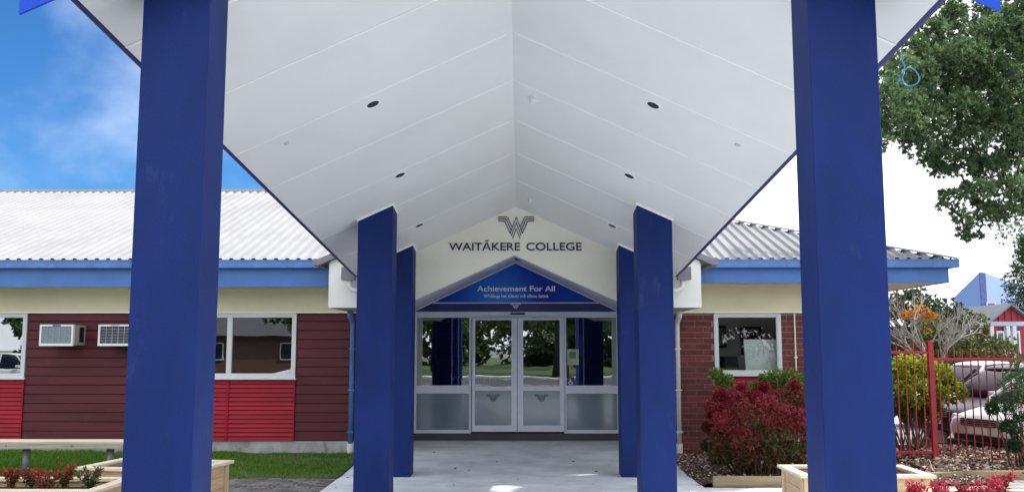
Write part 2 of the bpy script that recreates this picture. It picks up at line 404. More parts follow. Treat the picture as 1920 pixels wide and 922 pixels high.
# mulch beds
MULCH = mat('mulch_soil', (.06, .036, .026), .95, .3, 18, .8, 40)
CHIP = leafmat('bark_chips', [(.06,.035,.025),(.22,.13,.09),(.48,.36,.28),(.75,.66,.58)], 0, .8)
def bed(name, x0, x1, y0, y1, zf, label, n, sz):
    nx, ny = 40, 16; gx = np.linspace(x0,x1,nx); gy = np.linspace(y0,y1,ny); mb = MB()
    mb.v = [(float(x),float(y),float(zf(x,y))) for y in gy for x in gx]
    mb.f = [(j*nx+i, j*nx+i+1, (j+1)*nx+i+1, (j+1)*nx+i) for j in range(ny-1) for i in range(nx-1)]
    tag(mb.build(name, MULCH, smooth=True), kind='structure')
    p = np.stack([rng.uniform(x0,x1,n), rng.uniform(y0,y1,n), np.zeros(n)], 1)
    p[:,2] = zf(p[:,0],p[:,1])+.006+.02*rng.random(n)
    ax = rng.normal(size=(n,3)); ax[:,2] *= .35
    tag(npmesh('bark_mulch', leaves(p, ax, sz*(.5+rng.random(n)), sz*.45), 4, CHIP, tint=rng.random(n)**1.3, kind='stuff'), label, 'mulch')
bed('garden_bed', 2.465, 6.6, 12.77, 15.72, lambda x, y: -.012+.045*np.clip((x-2.47)/.12,0,1)+.06*np.clip((y-12.8)/2.5,0,1)+.01*np.sin(x*6)*np.sin(y*5), 'dark leaf litter and bark under the red bush', 9000, .05)
bed('fence_bed', 6.0, 16, 13.42, 16.4, lambda x, y: .06+.05*np.clip((y-13.4)/1.5,0,1)+.015*np.sin(x*3)*np.sin(y*4)+.10*np.exp(-((x-6.9)**2+(y-15.2)**2)/.8), 'pale sunlit bark chips along the red fence', 20000, .085)
def sleeper(a, b, z0, z1, label, wd=.07):
    a = Vector(a); b = Vector(b); d = (b-a).normalized(); nn = Vector((-d.y, d.x))*wd/2
    q = [a-nn, b-nn, b+nn, a+nn]
    o = MB().hexa([(v.x,v.y,z0) for v in q], [(v.x,v.y,z1) for v in q]).build('timber_edging', SLEEP, bevel=.006)
    return tag(o, label, 'garden edging')
sleeper((2.62,12.72),(4.25,12.72), -.005, .135, 'timber edging board along the red bush bed')
sleeper((4.9,12.95),(6.35,13.40), -.03, .115, 'shorter slanting timber edging board beside the right planter')
sleeper((6.37,13.42),(9.2,13.42), -.03, .12, 'long timber edging board below the red fence')

# ------------------------------------------------------------------ school building
B = thing('school_building', (CX, YW, 0), 'low school building with white roof, maroon boards, brick and glazed entrance', 'building')
ZHEAD = PZ(586, YW)
XL0, XL1, XR0, XR1 = -12.5, -2.15, 2.0, 6.25
ZB = PZ(826, YW, 500)                                # underside of the boards
# -- left wing wall
wl = box('weatherboard_wall', DARKI, B, XL0, XL1, YW+.05, YW+.14, ZB, ZB+.02)
wA = (PX(-110, YW), PX(49, YW)); wB = (PX(306, YW), PX(555, YW))
zs = PZ(711, YW, 500); 
mb = MB()
for a, b in ((XL0, wA[0]), (wA[1], wB[0]), (wB[1], XL1)): mb.box(a, b, YW+.045, YW+.15, ZB, ZHEAD)
for a, b in (wA, wB): mb.box(a, b, YW+.045, YW+.15, ZB, zs)
mb.build('wall_lining', DARKI, wl)
nb = 14; bh = (ZHEAD-ZB)/nb
for a, b in ((XL0, wA[0]), (wA[1], wB[0]), (wB[1], XL1)):
    for i in range(nb):
        z0 = ZB+i*bh; z1 = z0+bh
        # bevel-back board: lower edge stands proud, a shadow groove beneath
        MB().prism([(a+.006, z0+.012), (b-.006, z0+.012), (b-.006, z1), (a+.006, z1)], YW+.008, YW+.044).build('board', BROWN, wl, bevel=.004)
for a, b, mull in ((wA[0], wA[1], []), (wB[0], wB[1], [PX(430, YW)])):
    xs = [a]+mull+[b]
    for c, d in zip(xs[:-1], xs[1:]):
        ns = 14; sh = (zs-ZB)/ns
        for i in range(ns):
            z0 = ZB+i*sh
            MB().hexa([(c+.006,YW+.045,z0+.003),(d-.006,YW+.045,z0+.003),(d-.006,YW+.045,z0+sh-.001),(c+.006,YW+.045,z0+sh-.001)],
                      [(c+.006,YW-.012,z0+.006),(d-.006,YW-.012,z0+.006),(d-.006,YW+.012,z0+sh-.002),(c+.006,YW+.012,z0+sh-.002)]).build('slat', REDP, wl)
        for e in (c, d):
            if e == c: box('edge_strip', REDP, wl, e-.012 if e == a else e-.0, e+.02, YW-.016, YW+.02, ZB, zs)
            else: box('edge_strip', REDP, wl, e-.02, e+.004, YW-.0165, YW+.02, ZB-.002, zs)
def window(x0, x1, z0, z1, y, mull=(), fw=.055, glass=GLASS, sill=True, mt=ALU):
    mb = MB(); mb.box(x0,x1,y-.03,y+.05,z0,z0+fw).box(x0,x1,y-.03,y+.05,z1-fw,z1).box(x0,x0+fw,y-.03,y+.05,z0+fw,z1-fw).box(x1-fw,x1,y-.03,y+.05,z0+fw,z1-fw)
    for m_ in mull: mb.box(m_-fw*.55,m_+fw*.55,y-.025,y+.05,z0+fw,z1-fw)
    f = mb.build('window', mt, B)
    xs = [x0+fw*.6]+list(mull)+[x1-fw*.6]
    for a, b in zip(xs[:-1], xs[1:]):
        box('pane', glass, f, a+.002, b-.002, y+.012, y+.013, z0+fw*.6, z1-fw*.6)
        m2 = MB(); iw = .022; a2, b2 = a+fw*.4, b-fw*.4; q0, q1 = z0+fw, z1-fw
        m2.box(a2,b2,y-.018,y+.02,q0,q0+iw).box(a2,b2,y-.018,y+.02,q1-iw,q1).box(a2,a2+iw,y-.018,y+.02,q0+iw,q1-iw).box(b2-iw,b2,y-.018,y+.02,q0+iw,q1-iw)
        m2.build('sash', mt, f)
    if sill: box('sill', mt, f, x0-.02, x1+.02, y-.06, y+.02, z0-.025, z0-.001)
    return f
window(wA[0], wA[1], zs+.026, ZHEAD-.004, YW+.01, [PX(-30, YW)])
window(wB[0], wB[1], zs+.026, ZHEAD-.004, YW+.01, [PX(430, YW)])
box('plinth', PLINTH, B, XL0, XL1, YW+.02, YW+.2, -.05, ZB-.002)
# -- right wing: brick wall with window
br = MB(); wR = (PX(1339, YW), PX(1466, YW)); zr0 = PZ(702, YW, 1400)
ZBR = -.02
for a, b in ((XR0, wR[0]), (wR[1], XR1)): br.box(a, b, YW+.012, YW+.2, ZBR, ZHEAD)
br.box(wR[0], wR[1], YW+.05, YW+.2, ZBR, zr0)
bw = br.build('brick_wall', MORTAR, B)
course, bl = .0985, .288
bmesh_src = MB().box(0,1,0,.1,0,course-.014).build('brick', BRICK, bw, local=True)
firstb = True; j = 0
z = ZBR
while z+course < ZHEAD+.03:
    x = XR0-(bl/2 if j%2 else 0)
    while x < XR1:
        a, b = max(x, XR0), min(x+bl-.014, XR1); x += bl
        segs = [(a,b)]
        s2 = []
        for s in segs:
            if s[1] <= wR[0] or s[0] >= wR[1]: s2.append(s)
            else:
                if s[0] < wR[0]: s2.append((s[0], wR[0]-.003))
                if s[1] > wR[1]: s2.append((wR[1]+.003, s[1]))
        for s in s2:
            if s[1]-s[0] < .03: continue
            loc = (s[0]-CX, random.uniform(-.002,.002), z)
            sc = (s[1]-s[0], 1, 1 if z+course <= ZHEAD else max(.2,(ZHEAD-z-.004)/(course-.011)))
            if firstb: bmesh_src.location = loc; bmesh_src.scale = sc; firstb = False
            else: copyobj(bmesh_src, bw, loc, sc)
    z += course; j += 1
box('brick_return', BRICK, bw, XR1-.1, XR1+.012, YW+.201, YW+5, ZBR, ZHEAD)
window(wR[0]+.004, wR[1]-.004, zr0, ZHEAD-.004, YW+.02, [], glass=glassmat('clear_glass', (.95,.97,.96), .01, .03))
ns = 11; hh = (zr0-.03-.1)/ns
for i in range(ns): 
    MB().hexa([(wR[0]+.004,YW+.05,.1+i*hh+.002),(wR[1]-.004,YW+.05,.1+i*hh+.002),(wR[1]-.004,YW+.05,.1+i*hh+hh-.001),(wR[0]+.004,YW+.05,.1+i*hh+hh-.001)],
              [(wR[0]+.004,YW+.01,.1+i*hh+.004),(wR[1]-.004,YW+.01,.1+i*hh+.004),(wR[1]-.004,YW+.03,.1+i*hh+hh-.002),(wR[0]+.004,YW+.03,.1+i*hh+hh-.002)]).build('slat', REDP, bw)
# thin conduit on the brick
xc = PX(1491, YW); cp = MB().tube([(xc,YW-.012,.1),(xc,YW-.012,ZHEAD)], .014, 8).build('conduit', PVC, B)
for zz in (.5, 1.2, 1.7): box('clip', PVC, cp, xc-.03, xc+.03, YW-.028, YW-.002, zz, zz+.025)
# -- friezes, soffits, fascias and gutters
ZFB = PZ(538, YE, 300); ZFBR = PZ(530, YE, 1400); ZGT = PZ(488, YE, 300); ZGB = PZ(503, YE, 300)
XRE = PX(1776, YE, 520); XGE = PX(1793, YE, 495)
for (a, b, zf) in ((XL0, -2.2, ZFB), (2.05, XR1+.02, ZFBR)):
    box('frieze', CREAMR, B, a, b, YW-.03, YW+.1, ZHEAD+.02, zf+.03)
    box('head_bead', CREAM, B, a, b, YW-.055, YW+.02, ZHEAD-.006, ZHEAD+.019)
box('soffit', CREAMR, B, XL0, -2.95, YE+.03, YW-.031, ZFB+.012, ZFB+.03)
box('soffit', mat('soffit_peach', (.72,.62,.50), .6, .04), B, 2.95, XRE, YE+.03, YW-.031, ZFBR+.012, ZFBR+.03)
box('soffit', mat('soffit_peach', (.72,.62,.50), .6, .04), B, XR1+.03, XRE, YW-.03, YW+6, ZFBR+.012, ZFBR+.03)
box('fascia', FASC, B, XL0, -3.0, YE, YE+.03, ZFB, ZGB+.03, bevel=.004)
box('fascia', FASC, B, 2.98, XRE, YE, YE+.03, ZFBR, ZGB+.03, bevel=.004)
box('fascia', FASC, B, XRE+.001, XRE+.03, YE+.001, YE+12.8, ZFBR, ZGB+.03, bevel=.004)
def gutter(a, b):
    y0, y1 = YE-.115, YE-.002
    MB().prism([(0,0)]*0 or [(a,ZGB),(b,ZGB),(b,ZGB+.012),(a,ZGB+.012)], y0, y1).box(a,b,y0,y0+.012,ZGB+.0125,ZGT-.02).box(a,b,y0-.008,y0+.02,ZGT-.0195,ZGT).box(a,a+.01,y0+.0125,y1,ZGB+.013,ZGT-.02).box(b-.01,b,y0+.0125,y1,ZGB+.013,ZGT-.02).build('gutter', GUTT, B)
gutter(XL0, -3.02); gutter(2.98, XGE)
box('gutter', GUTT, B, XRE+.035, XGE-.001, YE+.0, YE+12.9, ZGB+.001, ZGT-.003)
# -- roof of ribbed steel sheets, hipped at the right end
TAN = .354; YR = 21.5; ZR0 = ZGT-.01; XH = 7.2
roof = box('roof', DGREY, B, XL0, .8, YR-.05, YR+.05, ZR0-.3, ZR0+TAN*(YR-YE)-.08)
pitch = .188
def rz(y): return ZR0+TAN*(y-(YE-.05))
def yend(x): return YE-.05+min(YR-YE+.05, max(.02, XH-x))
x = XL0
while x < XH-.1:
    vs = []; fs = []
    prof = []
    for r in range(4):
        for dx, dz in ((0,0),(.082,0),(.108,.042),(.156,.042)):
            xx = x+r*pitch+dx
            if xx <= XH-.03: prof.append((xx,dz))
    xx = x+4*pitch
    if xx <= XH-.03: prof.append((xx,0))
    for xx, dz in prof:
        ye = yend(xx); ya = YE-.05
        for t in (0, 1):
            y = ya+(ye-ya)*t; vs.append((xx, y, rz(y)+dz))
    for i in range(len(prof)-1): fs.append((2*i,2*i+2,2*i+3,2*i+1))
    if fs: MB().add(vs, fs).build('roof_sheet', ROOF, roof)
    x += 4*pitch
zr = rz(YR)
# ridge and hip cappings
MB().hexa([(XL0,YR-.16,zr-.05),(.8,YR-.16,zr-.05),(.8,YR-.15,zr-.035),(XL0,YR-.15,zr-.035)],[(XL0,YR-.16,zr+.02),(.8,YR-.16,zr+.02),(.8,YR+.1,zr+.07),(XL0,YR+.1,zr+.07)]).build('ridge_cap', ROOF, roof)
a = Vector((XH,YE-.05,rz(YE-.05)+.05)); b = Vector((XH-(YR-YE+.05),YR,zr+.06))
d = (b-a).normalized(); sdv = Vector((1,1,0)).normalized()*.14
MB().hexa([a-sdv-Vector((0,0,.03)), a+sdv-Vector((0,0,.03)), b+sdv-Vector((0,0,.03)), b-sdv-Vector((0,0,.03))],
          [a-sdv*.9, a+sdv*.9, b+sdv*.9, b-sdv*.9]).build('hip_cap', ROOF, roof)
MB().add([(XH,YE-.05,ZR0),(XH,YE+12.9,ZR0),(XH-(YR-YE+.05),YR,zr)], [(0,1,2)]).build('hip_end', ROOF, roof)
MB().add([(XL0,YR,zr),(XH-(YR-YE+.05),YR,zr),(XH,YE+12.9,ZR0),(XL0,YE+12.9,ZR0)], [(0,1,2,3)]).build('back_slope', ROOF, roof)
# -- interiors seen through the glass
mb = MB().box(XL0,-2.2,18.6,18.7,0,ZHEAD+.3).box(XL0,-2.2,YW+.21,18.6,.0,.1).box(XL0,-2.2,YW+.21,18.6,ZHEAD+.05,ZHEAD+.1).box(XL0,XL0+.1,YW+.21,18.6,.1,ZHEAD).box(-2.3,-2.2,YW+.21,18.6,.1,ZHEAD)
mb.build('room_lining', mat('room_grey', (.16,.15,.14), .8, .1), B)
mb = MB().box(2.3,XR1,17.9,18.0,0,ZHEAD+.3).box(2.3,XR1,YW+.21,17.9,.0,.1).box(2.3,XR1,YW+.21,17.9,ZHEAD+.05,ZHEAD+.1).box(2.2,2.3,YW+.21,17.9,.1,ZHEAD).box(XR1-.12,XR1-.11,YW+.21,17.9,.1,ZHEAD)
mb.build('room_lining', mat('room_white', (.88,.86,.80), .8, .03), B)
# -- entrance gable: lintel wall with a peaked opening
gx0, gx1 = PX(618, YG, 540), PX(1313, YG, 540)
zgb = PZ(576, YG); zgo = PZ(490, YG); sl = .455; apex_o = PZ(478, YG)
xm = (gx0+gx1)/2; ztop = zgo+sl*(gx1-xm)
ho = (apex_o-zgb)/.452
gw = MB().add([], [])
def quadprism(poly): gw.prism(poly, YG, YG+.18)
quadprism([(gx0,zgb),(xm-ho,zgb),(xm-.0,apex_o),(xm,ztop),(gx0,zgo)])
quadprism([(xm+ho,zgb),(gx1,zgb),(gx1,zgo),(xm,ztop),(xm,apex_o)])
gable = gw.build('gable_wall', CREAM, B)
for s in (-1, 1):
    xo = gx0 if s < 0 else gx1
    # outer white returns and lids
    box('end_panel', PANELW, gable, min(xo, xo-s*.62), max(xo, xo-s*.62), YG-.012, YG-.002, zgb-.004, zgo-.04, bevel=.002)
    box('end_return', PANELW, gable, xo-(.012 if s<0 else 0), xo+(.012 if s>0 else 0), YG-.013, YW-.06, zgb-.004, zgo-.03)
    box('underside', mat('underside_grey', (.45,.44,.40), .7), gable, min(xo-s*.01, xm+s*ho), max(xo-s*.01, xm+s*ho), YG+.181, YW-.06, zgb-.002, zgb+.02)
# barge and gutter of the entrance gable roof
for s in (-1, 1):
    xo = PX(601, YG, 490) if s < 0 else PX(1333, YG, 490)
    ze = zgo-.03
    q = lambda x: ze+sl*(abs(xo-x))
    xi = xm
    MB().hexa([(xo,YG-.1,ze-.03),(xi,YG-.1,q(xi)-.03),(xi,YG-.1,q(xi)+.07),(xo,YG-.1,ze+.07)],
              [(xo,YG+.0,ze-.03),(xi,YG+.0,q(xi)-.03),(xi,YG+.0,q(xi)+.07),(xo,YG+.0,ze+.07)]).build('barge_flashing', ROOFG, roof)
    MB().hexa([(xo,YG+.001,ze+.03),(xi,YG+.001,q(xi)+.03),(xi,YG+.001,q(xi)+.075),(xo,YG+.001,ze+.075)],
              [(xo,19.5,ze+.03),(xi,19.5,q(xi)+.03),(xi,19.5,q(xi)+.075),(xo,19.5,ze+.075)]).build('porch_roof_sheet', ROOF, roof)
    box('porch_gutter', ROOFG, roof, min(xo,xo+s*.1), max(xo,xo+s*.1), YG-.1, YE-.12, ze-.035, ze+.065)
# porch ceiling, side walls
apex_d = PZ(492, YD); xdm = PX(967, YD); hd = (apex_d-PZ(583, YD))/.478
for s in (-1, 1):
    A = (xm,YG+.18,apex_o); Bq = (xm+s*ho,YG+.18,zgb); C_ = (xdm+s*(hd+.02),YD,PZ(583,YD)); D = (xdm,YD,apex_d+.02)
    up = Vector((0,0,.04))
    MB().hexa([A,Bq,C_,D], [Vector(v)+up for v in (A,Bq,C_,D)]).build('porch_ceiling', LILAC, B)
    MB().hexa([(xm,YG-.0,apex_o-.001),(xm+s*ho,YG,zgb-.001),(xm+s*ho,YG+.18,zgb-.001),(xm,YG+.18,apex_o-.001)],
              [(xm,YG,apex_o-.012),(xm+s*ho,YG,zgb-.012),(xm+s*ho,YG+.18,zgb-.012),(xm,YG+.18,apex_o-.012)]).build('reveal_lining', LILAC, B)
xdl, xdr = PX(776, YD, 700), PX(1162, YD, 700)
for x0, x1 in ((xdl-.15, xdl-.02), (xdr+.02, xdr+.15)): box('porch_wall', CREAM, B, x0, x1, YW+.2, YD+.1, 0, zgb+.4)
# -- sign over the doors
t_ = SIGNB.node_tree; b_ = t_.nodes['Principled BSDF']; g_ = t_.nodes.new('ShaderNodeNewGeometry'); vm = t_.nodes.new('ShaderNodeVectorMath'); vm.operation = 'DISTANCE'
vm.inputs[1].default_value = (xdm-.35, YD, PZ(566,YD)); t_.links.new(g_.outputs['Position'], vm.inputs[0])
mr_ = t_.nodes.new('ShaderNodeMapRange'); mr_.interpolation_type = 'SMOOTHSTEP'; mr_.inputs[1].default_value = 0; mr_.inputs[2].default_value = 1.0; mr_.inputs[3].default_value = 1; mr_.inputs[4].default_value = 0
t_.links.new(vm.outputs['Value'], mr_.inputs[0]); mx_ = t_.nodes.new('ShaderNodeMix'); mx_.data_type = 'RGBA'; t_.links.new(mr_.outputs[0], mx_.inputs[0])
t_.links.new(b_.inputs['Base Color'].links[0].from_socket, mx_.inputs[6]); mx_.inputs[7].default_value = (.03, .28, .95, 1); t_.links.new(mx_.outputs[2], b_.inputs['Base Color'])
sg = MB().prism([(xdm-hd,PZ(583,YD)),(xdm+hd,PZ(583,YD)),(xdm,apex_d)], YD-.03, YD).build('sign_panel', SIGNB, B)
zl = PZ(567.5, YD); hl = (apex_d-zl)/.478
MB().prism([(xdm-hd+.02,PZ(582.5,YD)),(xdm+hd-.02,PZ(582.5,YD)),(xdm+hl-.01,zl-.012),(xdm-hl+.01,zl-.012)], YD-.034, YD-.0305).build('sign_band', SIGNP, sg)
box('sign_line', LETW, sg, xdm-hl+.03, xdm+hl-.03, YD-.036, YD-.0345, zl-.01, zl+.006)
for s in (-1, 1):
    MB().hexa([(xdm,YD-.05,apex_d-.02),(xdm+s*hd,YD-.05,PZ(583,YD)-.02),(xdm+s*hd,YD-.05,PZ(583,YD)+.012),(xdm,YD-.05,apex_d+.014)],
              [(xdm,YD-.031,apex_d-.02),(xdm+s*hd,YD-.031,PZ(583,YD)-.02),(xdm+s*hd,YD-.031,PZ(583,YD)+.012),(xdm,YD-.031,apex_d+.014)]).build('sign_trim', ALU, sg)
text('lettering', 'Achievement For All', LETW, sg, PX(894.7,YD,540), PX(1040.5,YD,540), PZ(545.8,YD), YD-.032, PZ(535.6,YD)-PZ(545.8,YD), .022)
text('lettering', 'Whāinga hei tūtuki mā tātou katoa', LETW, sg, PX(907,YD,555), PX(1028,YD,555), PZ(557.6,YD), YD-.032, PZ(551.3,YD)-PZ(557.6,YD), .018)
sc = .11/580
wd = [ln for ln in W_LINES]
strokes(wd, .006, YD-.0375, .003, lambda u, v: (xdm+(u-735)*sc, zl-.008-(v-188)*sc)).build('emblem', LETW, sg)
# school name and emblem on the gable
for wt_, a_, b_ in (('WAITĀKERE',841.8,975.2),('COLLEGE',986.8,1090.5)):
    text('lettering', wt_, LETN, gable, PX(a_,YG,460), PX(b_,YG,460), PZ(469.3,YG), YG-.001, PZ(454.3,YG)-PZ(469.3,YG), .012, .012)
strokes(W_LINES, PZ(400,YG)-PZ(401.55,YG), YG-.0015, .01, lambda u, v: (PX(920+u/15.37,YG,425), PZ(395+v/15.37,YG))).build('emblem', LETN, gable)
# -- glazed doors
zt, zb_ = PZ(584,YD), PZ(811,YD,700)
dx = lambda p: PX(p, YD, 700)
dz = lambda p: PZ(p, YD)
ent = MB().box(dx(776),dx(1162),YD-.04,YD+.08,dz(595),zt-.001).build('entrance_frame', DOORF, B, bevel=.003)
box('door_sensor', BLACK, ent, dx(957), dx(984.5), YD-.075, YD-.041, dz(590), dz(586.5), bevel=.006)
box('threshold', DGREY, B, dx(770), dx(1168), YD-.03, YD+.25, 0, zb_-.001)
def sidelight(x0, x1):
    y = YD
    m_ = MB().box(x0,x1,y-.03,y+.05,dz(737),dz(722)).box(x0,x1,y-.03,y+.05,zb_,dz(805)).box(x0,x0+.045,y-.031,y+.05,dz(805),dz(737)).box(x1-.045,x1,y-.031,y+.05,dz(805),dz(737)).box(x0,x0+.045,y-.031,y+.05,dz(722),dz(595.2)).box(x1-.045,x1,y-.031,y+.05,dz(722),dz(595.2))
    f = m_.build('sidelight', DOORF, B)
    box('pane', DGLASS, f, x0+.04, x1-.04, y+.01, y+.011, dz(723), dz(594.9))
    box('frosted_pane', FROST, f, x0+.04, x1-.04, y+.01, y+.014, dz(806), dz(736))
    return f
sl1 = sidelight(dx(777), dx(884)); sl2 = sidelight(dx(1057.5), dx(1161))
def leaf(x0, x1, p0, p1):
    y = YD-.05
    m_ = MB().box(x0,x1,y-.03,y+.015,dz(600),dz(595.6)).box(x0,x1,y-.03,y+.015,dz(731.5),dz(724)).box(x0,x1,y-.03,y+.015,dz(808),dz(796))
    for a, b in ((x0,p0),(p1,x1)):
        m_.box(a,b,y-.0302,y+.015,dz(724),dz(600)).box(a,b,y-.0302,y+.015,dz(796),dz(731.5))
    f = m_.build('door_leaf', DOORF, B)
    box('pane', DGLASS, f, p0-.01, p1+.01, y-.006, y-.005, dz(725), dz(599))
    box('frosted_pane', FROST, f, p0-.01, p1+.01, y-.006, y-.002, dz(797), dz(731))
    xc_ = (p0+p1)/2; s_ = (24*YD/F)/1040
    strokes(W_LINES, .011, y-.0065, .001, lambda u, v: (xc_+(u-735)*s_, dz(739)-(v-188)*s_)).build('emblem', mat('etched_grey', (.08,.10,.11), .4), f)
    for xs_ in (x0, x1):
        pass
    return f
leaf(dx(885.5), dx(969.6), dx(891), dx(959)); leaf(dx(970.6), dx(1057), dx(981), dx(1049.5))
# stickers on the right sidelight
nm = MB().box(dx(1064),dx(1085.5),YD+.003,YD+.006,dz(683.5),dz(654)).build('notice', mat('notice_pale', (.50,.56,.48), .6, .25, 22), sl2)
box('notice_print', mat('notice_green', (.12,.30,.08), .6, .3, 40), nm, dx(1068), dx(1080), YD+.0015, YD+.0028, dz(671), dz(659))
ac = box('access_sign', mat('sign_access', (.02,.05,.20), .4), sl2, dx(1062.8), dx(1077.5), YD+.003, YD+.006, dz(721.8), dz(706.8))
sc2 = (dx(1077.5)-dx(1062.8))/100; ax0 = dx(1062.8); az0 = dz(721.8)
tw = lambda u, v: (ax0+u*sc2, az0+(100-v)*sc2)
lines = [[(42,30),(42,56),(62,56),(72,78),(80,74)], [(44,42),(60,42)]]
arc = [(34,48)]+[(46+22*math.cos(t), 66+22*math.sin(t)) for t in np.linspace(R(215), R(20), 12)]
strokes(lines+[arc], sc2*8, YD+.0025, .001, tw).build('wheelchair_mark', LETW, ac)
hp = [(42+7*math.cos(t), 18+7*math.sin(t)) for t in np.linspace(0, 6.283, 13)[:-1]]
MB().prism([tw(*p) for p in hp], YD+.0014, YD+.0025).build('wheelchair_head', LETW, ac)
# -- downpipes at the entrance ends
def downpipe(px_, m_, base):
    x = PX(px_, YW, 700); y = YW-.08
    p = MB().tube([(x-.0,y-.25,zgb-.0),(x,y-.2,zgb-.10),(x,y-.03,zgb-.18),(x,y,zgb-.26),(x,y,.12)], [.05,.05,.042,.04,.04], 12).build('downpipe', m_, B, smooth=True)
    for zz in (.45, 1.15, 1.85): MB().box(x-.055,x+.055,y-.044,y+.06,zz,zz+.018).build('pipe_clip', m_, p)
    MB().tube([(x,y,.0),(x,y,.26)], .055, 12).build('pipe_shoe', base, p, smooth=False)
downpipe(661, GUTT, PVC); downpipe(1270, PVC, PVC)

# ------------------------------------------------------------------ entrance canopy
Rz = [PZ(388, YG), PZ(60, 8.25)]
def ridge(y): return Rz[0]+(Rz[1]-Rz[0])*(YG-y)/(YG-8.25)
def half(y): return 2.655-.021*(y-4.66)
def soff(x, y): return ridge(y)-.455*abs(x-CX)
YF = 5.1
K = thing('entrance_canopy', (CX, 9.6, 0), 'tall white-lined gabled entrance canopy on six square blue columns', 'canopy')
js = [YF+.02, 6.0, 7.12, 8.25, 9.33, 10.45, 11.58, 12.72, YG-.004]
for s in (-1, 1):
    for a, b in zip(js[:-1], js[1:]):
        a2, b2 = a+.006, b-.006
        def row(y, dz): return [(CX+s*.004, y, soff(CX,y)-.002+dz), (CX+s*half(y), y, soff(CX+s*half(y),y)+dz)]
        p = [row(a2,0)[0], row(a2,0)[1], row(b2,0)[1], row(b2,0)[0]]
        MB().hexa(p, [(v[0],v[1],v[2]+.02) for v in p]).build('soffit_panel', SOFF, K)
    for y in js[1:-1]:
        p = [(CX+s*.004,y-.016,soff(CX,y)-.004), (CX+s*half(y),y-.016,soff(CX+s*half(y),y)-.003),(CX+s*half(y),y+.016,soff(CX+s*half(y),y)-.003),(CX+s*.004,y+.016,soff(CX,y)-.004)]
        MB().hexa(p, [(v[0],v[1],v[2]+.004) for v in p]).build('joint_strip', JOINT, K)
    MB().hexa([(CX,js[0],ridge(js[0])-.003),(CX+s*.05,js[0],ridge(js[0])-.026),(CX+s*.05,js[-1],ridge(js[-1])-.026),(CX,js[-1],ridge(js[-1])-.003)],[(CX,js[0],ridge(js[0])+.01),(CX+s*.05,js[0],ridge(js[0])-.013),(CX+s*.05,js[-1],ridge(js[-1])-.013),(CX,js[-1],ridge(js[-1])+.01)]).build('ridge_strip', SOFF, K)
    # roof sheet above the lining, navy edge and gutter
    y0, y1 = YF+.02, YG-.11
    e = lambda y, o: (CX+s*(half(y)+o), y)
    def q(y, o, dz): return (CX+s*(half(y)+o), y, soff(CX+s*half(y), y)+dz)
    MB().hexa([q(y0,.002,-.004),q(y0,.026,-.004),q(y1,.026,-.004),q(y1,.002,-.004)],[q(y0,.002,.16),q(y0,.026,.16),q(y1,.026,.16),q(y1,.002,.16)]).build('eave_trim', NAVY, K)
    MB().hexa([q(y0,.027,.05),q(y0,.10,.05),q(y1,.10,.05),q(y1,.027,.05)],[q(y0,.027,.15),q(y0,.10,.15),q(y1,.10,.15),q(y1,.027,.15)]).build('canopy_gutter', DGREY, K)
    MB().hexa([(CX,y0,ridge(y0)+.17),q(y0,.06,.17),q(y1,.06,.17),(CX,y1,ridge(y1)+.17)],[(CX,y0,ridge(y0)+.21),q(y0,.06,.21),q(y1,.06,.21),(CX,y1,ridge(y1)+.21)]).build('canopy_roof_sheet', ROOF, K)
    # barge board across the front
    tipx = CX+s*2.845
    bz = lambda x: soff(x, YF)-.13
    MB().hexa([(CX,YF-.03,bz(CX)),(tipx,YF-.03,bz(tipx)),(tipx,YF-.03,bz(tipx)+.34),(CX,YF-.03,bz(CX)+.34)],
              [(CX,YF-.012,bz(CX)),(tipx,YF-.012,bz(tipx)),(tipx,YF-.012,bz(tipx)+.34),(CX,YF-.012,bz(CX)+.34)]).build('barge_board', BARGE, K)
    # rain outlet at the back of the gutter
    yb = YG-.2; xo = CX+s*(half(yb)+.10); zo = soff(CX+s*half(yb), yb)
    MB().box(min(xo-s*.08,xo+s*.12), max(xo-s*.08,xo+s*.12), yb-.05, yb+.09, zo-.07, zo+.13).build('rain_outlet', ROOFG, K)
    MB().tube([(xo,yb+.02,zo-.07),(xo,yb+.02,zo-.17),(xo-s*.05,yb+.02,zo-.215),(xo-s*.12,yb+.02,zo-.23),(xo-s*.6,yb+.05,zo-.25)], .042, 12).build('outlet_pipe', PVC, K, smooth=True)
# columns
def column(x0, x1, y0, y1, s):
    zlo = -.02
    def top(x, y): return soff(x, y)-.03
    b = [(x0,y0,zlo),(x1,y0,zlo),(x1,y1,zlo),(x0,y1,zlo)]; t = [(x,y,top(x,y)) for x,y,_ in b]
    c = MB().hexa(b, t).build('column', BLUE, K, bevel=.006)
    g = .014; ob = [(x0-g,y0-g),(x1+g,y0-g),(x1+g,y1+g),(x0-g,y1+g)]
    MB().hexa([(x,y,soff(x,y)-.034) for x,y in ob], [(x,y,soff(x,y)-.003) for x,y in ob]).build('column_collar', JOINT, c)
for s in (-1, 1):
    for (yi, xin, wd_, dp) in ((5.4, 1.846, .416, .34), (11.42, 1.553, .443, .40), (13.55, 1.548, .443, .40)):
        a, b = CX+s*xin, CX+s*(xin+wd_)
        column(min(a,b), max(a,b), yi, yi+dp, s)
